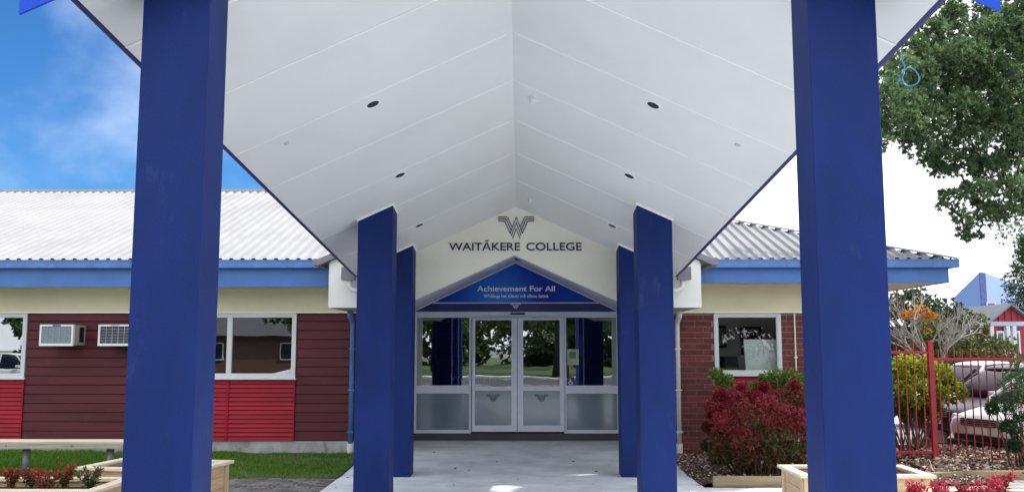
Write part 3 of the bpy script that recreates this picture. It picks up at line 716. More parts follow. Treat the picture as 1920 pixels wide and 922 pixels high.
# recessed lights in the lining
def on_soffit(px_, py_):                      # where a pixel ray meets the lining
    lo, hi = 5.2, 14.0
    for _ in range(50):
        m_ = (lo+hi)/2; p = P(px_, py_, m_)
        if p.z < soff(p.x, m_): lo = m_
        else: hi = m_
    return P(px_, py_, lo)
def disc(p, r, r2, d, nrm, seg=20):
    nrm = Vector(nrm).normalized(); u = nrm.orthogonal().normalized(); v = nrm.cross(u); mb = MB()
    ring = lambda rr, o: [p+nrm*o+(u*math.cos(t)+v*math.sin(t))*rr for t in [2*math.pi*k/seg for k in range(seg)]]
    a = ring(r,d); b = ring(r2,d); c = ring(r2,0); e = ring(r,0)
    mb.add(a+b+c+e, [(i,(i+1)%seg,seg+(i+1)%seg,seg+i) for i in range(seg)]+[(seg+i,seg+(i+1)%seg,2*seg+(i+1)%seg,2*seg+i) for i in range(seg)]+[(i,3*seg+i,3*seg+(i+1)%seg,(i+1)%seg) for i in range(seg)])
    return mb, ring
sy = (Rz[1]-Rz[0])/(YG-8.25)
for px_, py_, wh in ((699,195,'nearest on the left slope'),(1225,197,'nearest on the right slope'),(750,328,'middle one of the left slope'),(1180,329.5,'middle one of the right slope'),(786,422,'beside the rear left column'),(1148,423,'beside the rear right column')):
    p = on_soffit(px_, py_); s = -1 if p.x < CX else 1
    nr = Vector((-s*.455, -sy, -1)).normalized()
    t = thing('recessed_downlight', p, 'round black recessed downlight in the white lining, '+wh, 'downlight', 'downlights in the canopy lining')
    mb, ring = disc(p, .062, .075, .006, nr); mb.build('trim_ring', JOINT, t)
    m2 = MB(); m2.add(ring(.0615,.004), [tuple(range(20))]); m2.build('dark_lens', BLACK, t)
for px_, py_, wh in ((1000,185,'near the middle of the canopy ridge'),(995,374,'close to the school name gable')):
    p = on_soffit(px_, py_); nr = Vector((-.455,-sy,-1)).normalized()
    t = thing('ceiling_sensor', p, 'small white round sensor on the lining '+wh, 'sensor', 'sensors on the canopy lining')
    MB().tube([p, p+nr*.02, p+nr*.03], [.05,.048,.035], 16).build('base', PVC, t)
    MB().tube([p+nr*.03, p+nr*.06, p+nr*.07], [.028,.024,.012], 12).build('lens', PVC, t)
for px_, py_, wh in ((537,268,'left'),(1383,271,'right')):
    p = on_soffit(px_, py_); s = -1 if p.x < CX else 1; nr = Vector((-s*.455,-sy,-1)).normalized()
    mb = MB().tube([p, p+nr*.012, p+nr*.014], [.03,.029,.02], 6)
    tag(mb.build('cover_plate', mat('plate_grey', (.6,.61,.62), .5)), 'tiny pale cover plate on the outer '+wh+' slope of the lining', 'cover plate', 'cover plates on the lining')
# blue cord hanging off the right eave
p0 = P(1690, 112, 6.3)
cl = [p0+Vector((0,0,.06)), p0, p0+Vector((.02,0,-.05)), p0+Vector((.012,0,-.09))]
cpt = p0+Vector((.06,.0,-.125))
loop = [cpt+Vector((.058*math.cos(t), .015*math.sin(2*t), .068*math.sin(t))) for t in np.linspace(R(150), R(150+360), 26)]
tail = [p0+Vector((.006,0,-.09)), p0+Vector((-.015,.01,-.13)), p0+Vector((-.032,.015,-.175))]
tail2 = [p0+Vector((.008,0,-.09)), p0+Vector((-.005,.01,-.13)), p0+Vector((-.02,.012,-.155))]
cm_ = mat('cord_blue', (.05,.35,.62), .45)
t = thing('hanging_cord', p0, 'loop of light blue cord hanging from the right canopy edge', 'cord')
MB().tube(cl,.0042,6).build('hanger', cm_, t); MB().tube(loop,.0045,6).build('loop', cm_, t); MB().tube(tail,.0042,6).tube(tail2,.0042,6).build('loose_end', cm_, t)
MB().tube([p0+Vector((.012,0,-.075)), p0+Vector((.006,0,-.105))],.011,8).build('tape', PVC, t)

# ------------------------------------------------------------------ lobby behind the doors
LB = thing('lobby', (CX, 20, 0), 'dim lobby behind the glass doors', 'room')
tag(LB, kind='structure'); del LB['category']; del LB['label']
mb = MB().box(-2.6,2.5,23.9,24,0,2.9).box(-2.7,-2.6,YD+.2,24,0,2.9).box(2.5,2.6,YD+.2,24,0,2.9).box(-2.7,2.6,YD+.3,24,2.75,2.85).box(-2.7,2.6,YD+.1,YD+.14,zt,2.9)
mb.build('lobby_wall', mat('lobby_grey', (.36,.34,.36), .8, .1), LB)
box('lobby_floor', mat('lobby_carpet', (.03,.03,.05), .95, .2, 30), LB, -2.6, 2.5, YD+.26, 23.9, 0, ZFL+.1)
pb = box('brick_pillar', MORTAR, LB, PX(820,21), PX(846,21), 21, 21.4, .1, 2.7)
x0, x1 = PX(819.5,21), PX(846.5,21)
for j in range(26):
    off = .0 if j%2 else .12
    xs = [x0]+[x for x in (x0+.12+off*.0+(.12 if j%2 else .24)*k for k in range(1)) if x < x1]+[x1]
    for a, b in zip(xs[:-1], xs[1:]):
        if b-a > .04: box('brick', BRICK, pb, a+.004, b-.004, 20.985, 21.05, .1+j*.1, .1+j*.1+.088)
dk = thing('reception_desk', (PX(870,20.2), 20.2, ZFL+.1), 'dark navy reception desk seen through the left glass', 'desk')
box('desk_front', mat('desk_navy', (.012,.014,.05), .4), dk, PX(826,20.2), PX(970,20.2), 20.2, 20.3, ZFL+.1, PZ(672,20.2), bevel=.01)
box('desk_top', mat('desk_top', (.06,.045,.04), .4), dk, PX(822,20.2), PX(974,20.2), 20.12, 20.9, PZ(672,20.2), PZ(669,20.2), bevel=.006)
LETD = mat('letter_dim', (.85,.88,.95), .5)
text('lettering', 'Welcome', LETD, dk, PX(845,20.2,708), PX(911,20.2,708), PZ(714,20.2), 20.198, PZ(703,20.2)-PZ(714,20.2), .01)
text('lettering', 'Haere mai', mat('letter_dim2', (.55,.60,.75), .5), dk, PX(918,20.2,708), PX(957,20.2,708), PZ(713,20.2), 20.198, PZ(705,20.2)-PZ(713,20.2), 0)
st = thing('display_stand', (PX(800,19.2), 19.2, ZFL+.1), 'orange post and blue card display stand inside the left glass', 'display stand')
box('post', mat('stand_orange', (.55,.16,.03), .5), st, PX(794,19.2), PX(798,19.2), 19.2, 19.24, ZFL+.1, PZ(662,19.2))
box('card_holder', mat('stand_blue', (.03,.10,.40), .4), st, PX(811,19.2), PX(823,19.2), 19.2, 19.24, PZ(683,19.2), PZ(672,19.2))
box('foot', BLACK, st, PX(792,19.2), PX(824,19.2), 19.1, 19.34, ZFL+.1, ZFL+.13)
box('upright', DGREY, st, PX(815,19.2), PX(819,19.2), 19.21, 19.23, ZFL+.13, PZ(683,19.2))
tag(box('exit_plate', PVC, None, PX(819,20.9), PX(842,20.9), 20.9, 20.94, PZ(605.5,20.9), PZ(600,20.9)), 'small white plate above the brick pillar in the lobby', 'sign')
# things in the right wing's room
def picture(px0, px1, py0, py1, Y, label, fcol):
    t = thing('framed_picture', (PX((px0+px1)/2,Y), Y, PZ(py1,Y)), label, 'picture', 'pictures in the right wing room')
    x0,x1,z0,z1 = PX(px0,Y,640),PX(px1,Y,640),PZ(py1,Y,1400),PZ(py0,Y,1400); f = .05
    MB().box(x0,x1,Y-.04,Y,z0,z0+f).box(x0,x1,Y-.04,Y,z1-f,z1).box(x0,x0+f,Y-.04,Y,z0+f,z1-f).box(x1-f,x1,Y-.04,Y,z0+f,z1-f).build('frame', fcol, t)
    box('mount', PALEI, t, x0+f, x1-f, Y-.012, Y, z0+f, z1-f)
    box('print', mat('print_dark', (.05,.06,.05), .5, .3, 5), t, x0+f+.06, x1-f-.06, Y-.016, Y-.0125, z0+f+.08, z1-f-.08)
picture(1388,1428,612,665,17.88,'brown framed picture behind the white notice board', mat('frame_brown',(.06,.035,.02),.5))
picture(1340,1361,610,652,17.88,'dark framed picture beside the left edge of the right window', mat('frame_dark',(.02,.02,.02),.5))
nb_ = thing('notice_board', (PX(1428,16.1), 16.1, zr0), 'white notice board leaning inside the right window', 'notice board')
x0,x1,z0,z1 = PX(1395,16.1,670),PX(1458,16.1,670),zr0+.03,PZ(636,16.1,1428)
MB().hexa([(x0,15.98,z0),(x1,15.98,z0),(x1,16.0,z0),(x0,16.0,z0)],[(x0,16.1,z1),(x1,16.1,z1),(x1,16.12,z1),(x0,16.12,z1)]).build('board', mat('board_white',(.78,.84,.85),.4,.04,2), nb_)
for k in range(26):
    u = random.uniform(.3,.92); v = random.uniform(.15,.65); l_ = random.uniform(.01,.045)*(x1-x0); xx = x0+u*(x1-x0); zz = z0+v*(z1-z0); yy = 15.98+.12*v-.003
    box('pen_mark', mat('pen_grey',(.35,.42,.45),.6), nb_, xx, min(xx+l_, x1-.01), yy-.001, yy, zz, zz+.008)
cbn = thing('filing_cabinet', (PX(1380,17.2), 17.2, .1), 'dark low cabinet inside the right window', 'cabinet')
box('carcass', DGREY, cbn, PX(1358,17.2), PX(1384,17.2), 17.2, 17.7, .1, PZ(668,17.2), bevel=.005); box('drawer', mat('drawer_grey',(.10,.10,.11),.5), cbn, PX(1360,17.2), PX(1382,17.2), 17.185, 17.2, .2, PZ(676,17.2))

# ------------------------------------------------------------------ air conditioners
def aircon(px0, px1, py0, py1, label, mesh):
    y0 = 15.28; x0,x1 = PX(px0,y0,625),PX(px1,y0,625); z0,z1 = PZ(py1,y0,150),PZ(py0,y0,150)
    t = thing('air_conditioner', ((x0+x1)/2, YW, z0), label, 'air conditioner', 'window air conditioners on the boards')
    f = .03
    MB().box(x0+.01,x1-.01,y0+.03,YW+.005,z0+.01,z1-.005).build('casing', mat('ac_side',(.42,.42,.40),.5,.1), t, bevel=.006)
    MB().box(x0,x1,y0,y0+.06,z0,z0+f*1.3).box(x0,x1,y0,y0+.06,z1-f,z1).box(x0,x0+f,y0,y0+.06,z0+f*1.3,z1-f).box(x1-f,x1,y0,y0+.06,z0+f*1.3,z1-f).build('front_frame', PVC, t)
    box('filter', mat('ac_filter',(.20,.25,.28),.7,.1,30) if mesh else mat('ac_dark',(.05,.06,.07),.7,.2,30), t, x0+f,x1-f,y0+.012,y0+.02,z0+f*1.3,z1-f)
    nxb, nzb = (5, 6)
    for i in range(1, nxb): x = x0+f+(x1-x0-2*f)*i/nxb; box('grille_bar', mat('ac_bar',(.30,.35,.38),.6), t, x-.004,x+.004,y0+.004,y0+.011,z0+f*1.3,z1-f)
    for i in range(1, nzb): z = z0+f*1.3+(z1-z0-2.3*f)*i/nzb; box('grille_bar', mat('ac_bar',(.30,.35,.38),.6), t, x0+f,x1-f,y0+.002,y0+.0039,z-.003,z+.003)
    xm_ = (x0+x1)/2
    box('badge', mat('badge_blue',(.03,.05,.30),.4) if mesh else mat('badge_pale',(.25,.50,.65),.4), t, xm_-.07,xm_+.07,y0-.004,y0-.0005,z1-f*.9,z1-f*.15)
    box('side_vent', BLACK, t, x1-.012,x1-.0085,y0+.24,y0+.40,z0+.06,z1-.04)
    for k in range(6): z = z0+.08+k*(z1-z0-.14)/6; box('vent_slat', DGREY, t, x1-.0084,x1-.004,y0+.24,y0+.40,z,z+.008)
aircon(74,137,608,648,'white window air conditioner nearer the left window, pale grey filter',True)
aircon(184,247,608,648,'white window air conditioner half hidden by the front left column',False)

# ------------------------------------------------------------------ bench
bx0, bx1 = PX(-90,13.6,830), PX(236,13.6,830); by = 13.5; bz = PZ(824,13.75,150)
bn = thing('park_bench', ((bx0+bx1)/2, by, 0), 'backless grey timber bench on steel posts before the lawn', 'bench')
for k in range(3):
    y = by-.02+k*.135
    box('seat_plank', BENCHW, bn, bx0+random.uniform(-.005,.005), bx1, y, y+.125, bz-.045, bz, bevel=.006)
box('front_rail', BENCHW, bn, bx0, bx1, by-.045, by-.021, bz-.10, bz-.012, bevel=.004)
for px_ in (51, 208):
    x = PX(px_,13.7,850)
    lg = MB().tube([(x,by+.18,-.03),(x,by+.18,bz-.1)], .052, 14).build('leg', STEEL, bn, smooth=True)
    MB().box(x-.10,x+.10,by-.02,by+.36,bz-.10,bz-.046).build('bracket', STEEL, lg, bevel=.006)
for px_ in (15, 138):
    x = PX(px_,13.5,832); MB().tube([(x,by-.047,bz-.055),(x,by-.054,bz-.055)], .012, 8).build('bolt', STEEL, bn)

# ------------------------------------------------------------------ planters
def planter(cx, cy, W, D, H, rz, label):
    t = thing('timber_planter', (cx, cy, -.03), label, 'planter', 'pine planter boxes', rz)
    nb_ = 4; bh_ = (H-.035)/nb_; tk = .03
    for k in range(nb_):
        z0 = .002+k*bh_; z1 = z0+bh_-.004
        for s in (-1,1):
            MB().box(-W/2+.05,W/2-.05,s*(D/2-.05)-tk/2,s*(D/2-.05)+tk/2,z0,z1).build('board', PINE, t, bevel=.003, local=True)
            MB().box(s*(W/2-.05)-tk/2,s*(W/2-.05)+tk/2,-D/2+.066,D/2-.066,z0,z1).build('board', PINE, t, bevel=.003, local=True)
    for sx in (-1,1):
        for sy_ in (-1,1):
            MB().box(sx*(W/2-.075)-.045,sx*(W/2-.075)+.045,sy_*(D/2-.024)-.011,sy_*(D/2-.024)+.011,0,H-.034).build('corner_post', PINEP, t, bevel=.003, local=True)
            MB().box(sx*(W/2-.024)-.011,sx*(W/2-.024)+.011,sy_*(D/2-.08)-.04,sy_*(D/2-.08)+.04,0,H-.0345).build('corner_post', PINEP, t, bevel=.003, local=True)
    rw = .12
    for s in (-1,1):
        a = [(-W/2-.02,s*(D/2+.02)),(W/2+.02,s*(D/2+.02)),(W/2+.02-rw,s*(D/2+.02-rw)),(-W/2-.02+rw,s*(D/2+.02-rw))]
        MB().hexa([(x,y,H-.033) for x,y in a],[(x,y,H) for x,y in a]).build('rim_board', PINET, t, bevel=.003, local=True)
        a = [(s*(W/2+.02),-D/2-.02+.003),(s*(W/2+.02),D/2+.02-.003),(s*(W/2+.02-rw),D/2+.02-rw-.003),(s*(W/2+.02-rw),-D/2-.02+rw+.003)]
        MB().hexa([(x,y,H-.033) for x,y in a],[(x,y,H) for x,y in a]).build('rim_board', PINET, t, bevel=.003, local=True)
    MB().box(-W/2+.07,W/2-.07,-D/2+.07,D/2-.07,H-.25,H-.09).build('soil', SOIL, t, local=True)
    return t
planter(-5.15, 9.2, 2.2, .90, .57, 0, 'front left pine planter box with small red-tipped shrubs')
planter(-4.25, 10.75, 1.42, .90, .57, R(-10), 'pine planter box behind the front left column')
planter(3.68, 10.3, 1.40, .85, .57, 0, 'pine planter box behind the front right column')
planter(4.32, 8.45, 1.12, .95, .57, 0, 'front right pine planter box with crimson shrubs')
planter(5.62, 8.45, 1.12, .95, .57, 0, 'pine planter box at the lower right corner of the view')
NAND = [(.05,.09,.03),(.12,.10,.03),(.30,.06,.03),(.42,.03,.05)]
def shrublet(x, y, z, h, r, cols, name, label, grp, n=420, mname='leaf'):
    t = thing('small_shrub', (x,y,z), label, 'shrub', grp)
    st = MB(); cents = []; outs = []
    for k in range(9):
        a = random.uniform(0,6.28); rr = r*random.uniform(.3,1); hh_ = h*random.uniform(.6,1)
        tip = Vector((x+math.cos(a)*rr, y+math.sin(a)*rr, z+hh_)); mid = Vector((x+math.cos(a)*rr*.35, y+math.sin(a)*rr*.35, z+hh_*.55))
        st.tube([(x,y,z),mid,tip],[.006,.004,.002],5)
        for u in np.linspace(.25,1,7):
            p = mid.lerp(tip,(u-.4)/.6) if u > .4 else Vector((x,y,z)).lerp(mid,u/.4)
            cents.append(p); outs.append((math.cos(a)*.5,math.sin(a)*.5,.8))
    st.build('stem', mat('stem_brown',(.10,.05,.03),.8), t)
    c = np.array([tuple(v) for v in cents]); per = max(4, n//len(c))
    q = rosettes(c+rng.normal(size=c.shape)*.015, np.array(outs), per, .05, .017, .9)
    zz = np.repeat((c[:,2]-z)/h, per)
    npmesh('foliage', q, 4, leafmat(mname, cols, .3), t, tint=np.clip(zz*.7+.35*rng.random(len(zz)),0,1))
    return t
zs_ = .45
for i,(px_,yy,h,wh) in enumerate(((22,9.25,.26,'at the left end of the front left planter'),(85,9.05,.22,'second from the left in the front left planter'),(120,9.3,.25,'middle of the front left planter, brightest red tips'),(60,9.4,.20,'at the back of the front left planter'),(170,9.15,.25,'greenest, at the right end of the front left planter'))):
    shrublet(PX(px_,yy,890), yy, zs_, h, .13, NAND if i < 4 else [(.03,.07,.025),(.07,.10,.03),(.14,.10,.04)], 's', 'small shrub '+wh, 'shrubs in the front left planter', mname='leaf_nandina' if i < 4 else 'leaf_nandina_green')
CRIM = [(.10,.08,.02),(.30,.05,.03),(.45,.03,.06),(.50,.06,.12)]
for i,(px_,yy,h,wh) in enumerate(((1722,8.6,.20,'at the left end of the front right planter'),(1772,8.5,.20,'in the middle of the front right planter'),(1815,8.6,.18,'right of the middle in the front right planter'),(1862,8.5,.22,'at the right end of the front right planter'),(1880,8.75,.27,'tallest, at the back right of the front right planter'))):
    shrublet(PX(px_,yy,905), yy, zs_, h, .14, CRIM, 's', 'crimson small shrub '+wh, 'shrubs in the front right planter', mname='leaf_crimson')
for px_, yy, wh in ((1640,10.2,'front'),(1600,10.35,'back')):
    shrublet(PX(px_,yy,880), yy, zs_, .16, .11, CRIM, 's', 'crimson small shrub at the '+wh+' of the planter behind the front right column', 'shrubs in the right planter behind the column', mname='leaf_crimson')

# ------------------------------------------------------------------ garden shrubs
def bush(name, loc, clumps, cols, mname, label, cat, per, tw, ln, wd_, hz, trans=.3, stems=True, group=None, cv=.12):
    """clumps: (x,y,z,rx,ry,rz) in the place"""
    t = thing(name, loc, label, cat, group)
    Q = []; T = []; sm = MB()
    for (x,y,z,rx,ry,rz_) in clumps:
        c, d = ball(tw, (x,y,z), (rx,ry,rz_), .35); d[:,2] += .35
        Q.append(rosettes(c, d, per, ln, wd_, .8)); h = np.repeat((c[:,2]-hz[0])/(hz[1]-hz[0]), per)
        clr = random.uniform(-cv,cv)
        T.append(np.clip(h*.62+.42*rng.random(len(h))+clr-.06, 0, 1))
        if stems:
            for k in range(3):
                e = Vector((x+random.uniform(-rx,rx)*.6, y+random.uniform(-ry,ry)*.6, z+random.uniform(-.3,.5)*rz_))
                s0 = Vector((loc[0]+random.uniform(-.12,.12)+(x-loc[0])*.35, loc[1]+random.uniform(-.1,.1)+(y-loc[1])*.35, loc[2]-.03))
                sm.tube([s0, s0.lerp(e,.5)+Vector((0,0,.05)), e],[.012,.009,.004],5)
    if stems: sm.build('stem', mat('stem_brown',(.10,.05,.03),.8), t)
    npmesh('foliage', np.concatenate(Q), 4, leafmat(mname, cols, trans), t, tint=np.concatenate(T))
    return t
cl = []
def cp_(px_, py_, Y, r, ry=None): p = P(px_,py_,Y); cl.append((p.x,p.y,p.z,r,ry or r,r*.85))
for (a,b,Y,r) in ((1345,760,13.5,.17),(1375,754,13.6,.2),(1410,749,13.7,.2),(1440,749,13.8,.22),(1475,754,13.8,.24),(1500,759,13.8,.22),(1360,790,13.3,.22),(1400,775,13.2,.24),(1440,770,13.2,.24),(1480,785,13.2,.26),(1510,790,13.3,.25),(1350,830,13.3,.2),(1390,820,13.2,.24),(1430,815,13.1,.24),(1470,825,13.1,.26),(1505,830,13.2,.25),(1345,855,13.3,.14),(1400,855,13.2,.18),(1450,858,13.2,.18),(1495,860,13.3,.18),(1545,780,13.6,.28),(1580,800,13.6,.25),(1330,775,13.5,.08),(1322,800,13.5,.07),(1355,738,13.6,.09),(1392,728,13.7,.07),(1430,722,13.8,.07),(1490,726,13.8,.08),(1325,835,13.4,.08)): cp_(a+random.uniform(-5,5),b+random.uniform(-5,5),Y+random.uniform(-.15,.12),r*random.uniform(.82,1.02))
bush('nandina_bush', (PX(1430,13.4,880),13.4,.08), cl, [(.035,.065,.018),(.09,.075,.025),(.22,.03,.025),(.33,.016,.05),(.52,.09,.15)], 'leaf_red_bush', 'large crimson bush under the right window', 'bush', 9, 115, .055, .022, (.22,1.5), cv=.24)  # red new growth on top; the ramp's pink end also paints in sunlit highlights
cl = []
for (a,b,Y,r) in ((1345,705,15.0,.12),(1362,715,14.9,.13),(1395,735,14.8,.12),(1440,712,14.9,.15),(1462,708,14.9,.18),(1485,710,14.9,.17),(1500,715,14.8,.16),(1420,725,14.9,.12),(1540,720,14.9,.2)): cp_(a,b,Y,r)
bush('leafy_shrub', (PX(1440,15,840),15.0,.1), cl, [(.03,.07,.015),(.08,.16,.03),(.16,.26,.05),(.28,.36,.08)], 'leaf_green_shrub', 'bright green leafy shrub between the red bush and the window', 'shrub', 8, 60, .075, .026, (.9,1.5))
# round yellow-green bush behind the fence
cl = []
for (a,b,Y,r) in ((1672,700,15.6,.28),(1700,690,15.5,.26),(1735,690,15.6,.26),(1765,705,15.6,.24),(1680,740,15.4,.26),(1712,735,15.3,.3),(1750,735,15.4,.26),(1785,735,15.6,.22),(1660,760,15.6,.22),(1695,765,15.5,.2),(1740,765,15.5,.2),(1640,720,15.7,.3)): cp_(a,b,Y,r)
bush('round_bush', (PX(1712,15.5,822),15.5,.16), cl, [(.04,.08,.012),(.14,.22,.015),(.36,.46,.025),(.58,.64,.06)], 'leaf_yellow_bush', 'rounded yellow-green bush on bare stems behind the red fence', 'bush', 9, 130, .07, .035, (.55,1.6), .5)  # leaf colour climbs to pale yellow with height, painting in a sunlit top
# dark feathery plant before the fence, lower right corner
cl = []
for (a,b,Y,r) in ((1900,720,13.9,.22),(1915,760,13.9,.24),(1880,755,13.9,.16),(1925,690,14,.24),(1920,800,13.9,.2),(1890,800,13.9,.11),(1945,740,14,.35),(1950,800,14,.3),(1860,765,13.9,.08),(1900,835,13.9,.1)): cp_(a,b,Y,r)
bush('feathery_shrub', (PX(1935,14,865),14.0,.1), cl, [(.015,.04,.015),(.03,.085,.025),(.06,.14,.04)], 'leaf_feathery', 'dark green feathery shrub against the fence at the right edge', 'shrub', 8, 90, .07, .014, (.4,1.6), .25)

# ------------------------------------------------------------------ red steel fence
YFN = 14.55
fz = lambda py, px_=1750: PZ(py, YFN, px_)
fn = thing('steel_fence', (PX(1750,YFN,760), YFN, fz(862)), 'dark red steel picket fence with square posts on the right', 'fence')
zrt1, zrb1 = fz(660), fz(847); zrt2, zrb2 = fz(673,1840), fz(861,1840)
xp = PX(1749,YFN,760); xa = PX(1560,YFN,760); xb = PX(2200,YFN,760)
MB().box(xp-.04,xp+.04,YFN-.04,YFN+.04,-.05,fz(638)).build('post', FENCE, fn, bevel=.006)
box('post', FENCE, fn, xb-.04, xb+.04, YFN-.04, YFN+.04, -.05, fz(650), bevel=.006)
box('post', FENCE, fn, xa-.04, xa+.04, YFN-.04, YFN+.04, -.05, fz(638), bevel=.006)
for z in (zrt1, zrb1): box('rail', FENCE, fn, xa+.041, xp-.041, YFN-.018, YFN+.018, z-.02, z+.02)
for z in (zrt2, zrb2): box('rail', FENCE, fn, xp+.041, xb-.041, YFN-.018, YFN+.018, z-.022, z+.022)
pk = None
for (a, b, z0, z1) in ((xa, xp, zrb1-.09, zrt1+.16), (xp, xb, zrb2-.03, zrt2+.16)):
    n_ = int((b-a)/.122); st_ = (b-a)/n_
    for i in range(1, n_):
        x = a+i*st_
        if pk is None: pk = MB().box(-.008,.008,-.008,.008,0,1).build('picket', FENCE, fn, local=True)
        o = pk if i == 1 and a == xa else copyobj(pk, fn, (0,0,0))
        o.location = (x-ORG[fn].x, 0, z0-ORG[fn].z); o.scale = (1,1,z1-z0); o.rotation_euler = (0, random.uniform(-.004,.004), 0)

# ------------------------------------------------------------------ cars
TYRE = mat('tyre',(.015,.015,.016),.8); RIM = mat('rim',(.45,.46,.48),.35,.05,metal=.7)
CGLASS = mat('car_glass',(.012,.016,.025),.1,.0,spec=.3); LAMP = mat('head_lamp',(.6,.62,.65),.12,.05)
def loft(rings, closed=True):
    mb = MB(); n = len(rings[0])
    for r in rings: mb.v += [tuple(p) for p in r]
    for i in range(len(rings)-1):
        for k in range(n): mb.f.append((i*n+k, i*n+(k+1)%n, (i+1)*n+(k+1)%n, (i+1)*n+k))
    mb.f += [tuple(range(n-1,-1,-1)), tuple(range((len(rings)-1)*n, len(rings)*n))]
    return mb
def subsurf(o, lv=2):
    m = o.modifiers.new('smooth','SUBSURF'); m.levels = lv; m.render_levels = lv
    o.data.polygons.foreach_set('use_smooth',[True]*len(o.data.polygons))
def car(loc, rz_, paint, label, Lc=4.5, Wc=1.76, Hc=1.46, cat='car', group='cars in the car park', dark_low=None, name='parked_car'):
    t = thing(name, loc, label, cat, group, rz_)
    h = Wc/2; L2 = Lc/2
    # stations: x, half width, low, belt (front at -x)
    stn = [(-L2,.62,.34,.56),(-L2+.05,.76,.24,.66),(-L2+.25,.93,.20,.73),(-L2+.75,1,.20,.82),(-L2+1.25,1,.20,.90),(-.2,1,.20,.93),(.9,1,.20,.95),(L2-.7,1,.20,.97),(L2-.2,.94,.24,.95),(L2-.03,.82,.34,.88),(L2,.72,.42,.78)]
    rings = []
    for x, k, lo, be in stn:
        w_ = h*k; m_ = (lo+be)/2
        half_ = [(w_*.80,lo),(w_*.97,lo+.09),(w_,m_),(w_*.965,be-.10),(w_*.86,be-.015),(w_*.4,be+.015)]
        rings.append([(x,y,z) for y,z in half_]+[(x,-y,z) for y,z in half_[::-1]])
    b = loft(rings).build('body', paint, t, local=True); subsurf(b, 2)
    cab = [(-L2+1.12,.80,.90,.93),(-L2+1.75,.80,.92,Hc-.08),(-L2+2.15,.80,.93,Hc),(.55,.80,.94,Hc),(1.25,.79,.95,Hc-.08),(L2-.45,.74,.95,.99)]
    rings = []
    for x, k, lo, hi in cab:
        w_ = h*k*1.13; wt = h*(k-.06)*.95; f = min(1,(hi-lo)/.5); wt = w_+(wt-w_)*f
        half_ = [(w_,lo-.05),(w_*.99,lo+.03*f),(wt+(w_-wt)*.15,lo+(hi-lo)*.82),(wt*.86,hi),(wt*.4,hi+.012)]
        rings.append([(x,y,z) for y,z in half_]+[(x,-y,z) for y,z in half_[::-1]])
    g = loft(rings).build('windows', CGLASS, t, local=True); subsurf(g, 1)
    # roof skin and pillars in body colour
    rr = []
    for x, k, lo, hi in cab[1:5]:
        wt = h*(k-.06)*.95
        rr.append([(x,wt*.97,hi-.055),(x,wt*.88,hi+.012),(x,wt*.4,hi+.03),(x,-wt*.4,hi+.03),(x,-wt*.88,hi+.012),(x,-wt*.97,hi-.055),(x,-wt*.5,hi-.05),(x,wt*.5,hi-.05)])
    r = loft(rr).build('roof', paint, t, local=True); subsurf(r, 1)
    for s in (-1,1):
        wt = h*.74*.95
        for a_, b_, r_ in (((-L2+1.15,s*h*.88,.92),(-L2+1.78,s*wt*1.0,Hc-.09),.035),((.30,s*h*.915,.94),(.25,s*wt*1.01,Hc-.05),.04),((L2-.55,s*h*.84,.96),(1.2,s*wt*.97,Hc-.1),.05)):
            MB().tube([a_,b_],r_,6).build('pillar', paint, t, local=True)
        m_ = MB().box(-L2+1.42,-L2+1.62,s*(h+.06)-.08,s*(h+.06)+.08,.93,1.07).build('mirror', paint, t, local=True, bevel=.03)
        a = -L2+.1
        hl = MB().hexa([(a,s*h*.50,.55),(a+.28,s*h*.965,.58),(a+.32,s*h*.965,.70),(a+.08,s*h*.46,.665)],[(a-.06,s*h*.50,.56),(a+.2,s*h*.975,.59),(a+.24,s*h*.97,.695),(a+.0,s*h*.46,.66)]).build('headlight', LAMP, t, local=True)
        MB().hexa([(L2-.25,s*h*.97,.62),(L2-.03,s*h*.62,.62),(L2-.06,s*h*.62,.82),(L2-.28,s*h*.94,.82)],[(L2-.2,s*h*.985,.62),(L2+.015,s*h*.62,.62),(L2-.01,s*h*.62,.82),(L2-.22,s*h*.95,.82)]).build('tail_light', mat('tail_red',(.35,.01,.01),.2), t, local=True)
        for xw in (-L2+.82, L2-.92):
            wh = MB().tube([(xw,s*(h-.20),.31),(xw,s*(h-.19),.31),(xw,s*(h-.01),.31),(xw,s*(h+.005),.31)],[.28,.31,.31,.28],22).build('tyre', TYRE, t, local=True)
            MB().tube([(xw,s*(h-.02),.31),(xw,s*(h+.012),.31)],[.20,.19],18).build('rim', RIM, wh, local=True)
            MB().tube([(xw,s*(h-.21),.33),(xw,s*(h+.0015),.33)],.35,22).build('wheel_arch', BLACK, t, local=True)
    MB().box(-L2-.02,-L2+.1,-h*.42,h*.42,.53,.66).build('grille', BLACK, t, local=True, bevel=.02)
    for k in range(3): MB().box(-L2-.03,-L2,-h*.40,h*.40,.55+k*.035,.562+k*.035).build('grille_bar', RIM, t, local=True)
    MB().box(-L2-.015,-L2+.15,-h*.6,h*.6,.27,.38).build('lower_grille', BLACK, t, local=True, bevel=.02)
    MB().box(-L2-.035,-L2-.02,-.19,.19,.40,.51).build('number_plate', PVC, t, local=True)
    return t
SILV = mat('paint_silver',(.62,.61,.60),.3,.02,spec=.6,coat=.6); DARKP = mat('paint_dark',(.008,.010,.018),.3,.02,spec=.35); WHIP = mat('paint_white',(.75,.75,.74),.3,.02,coat=.6); BLUP = mat('paint_pale_blue',(.35,.45,.55),.3,.02,coat=.5)
def park(px_, Y, rz_, paint, label, **k):
    f = P(px_, 800, Y); Lc = k.get('Lc',4.5)
    c = Vector((f.x, Y, -.02)) + Matrix.Rotation(rz_,3,'Z') @ Vector((Lc/2,0,0))
    return car((c.x,c.y,-.02), rz_, paint, label, Lc=Lc, **{a:b for a,b in k.items() if a != 'Lc'})
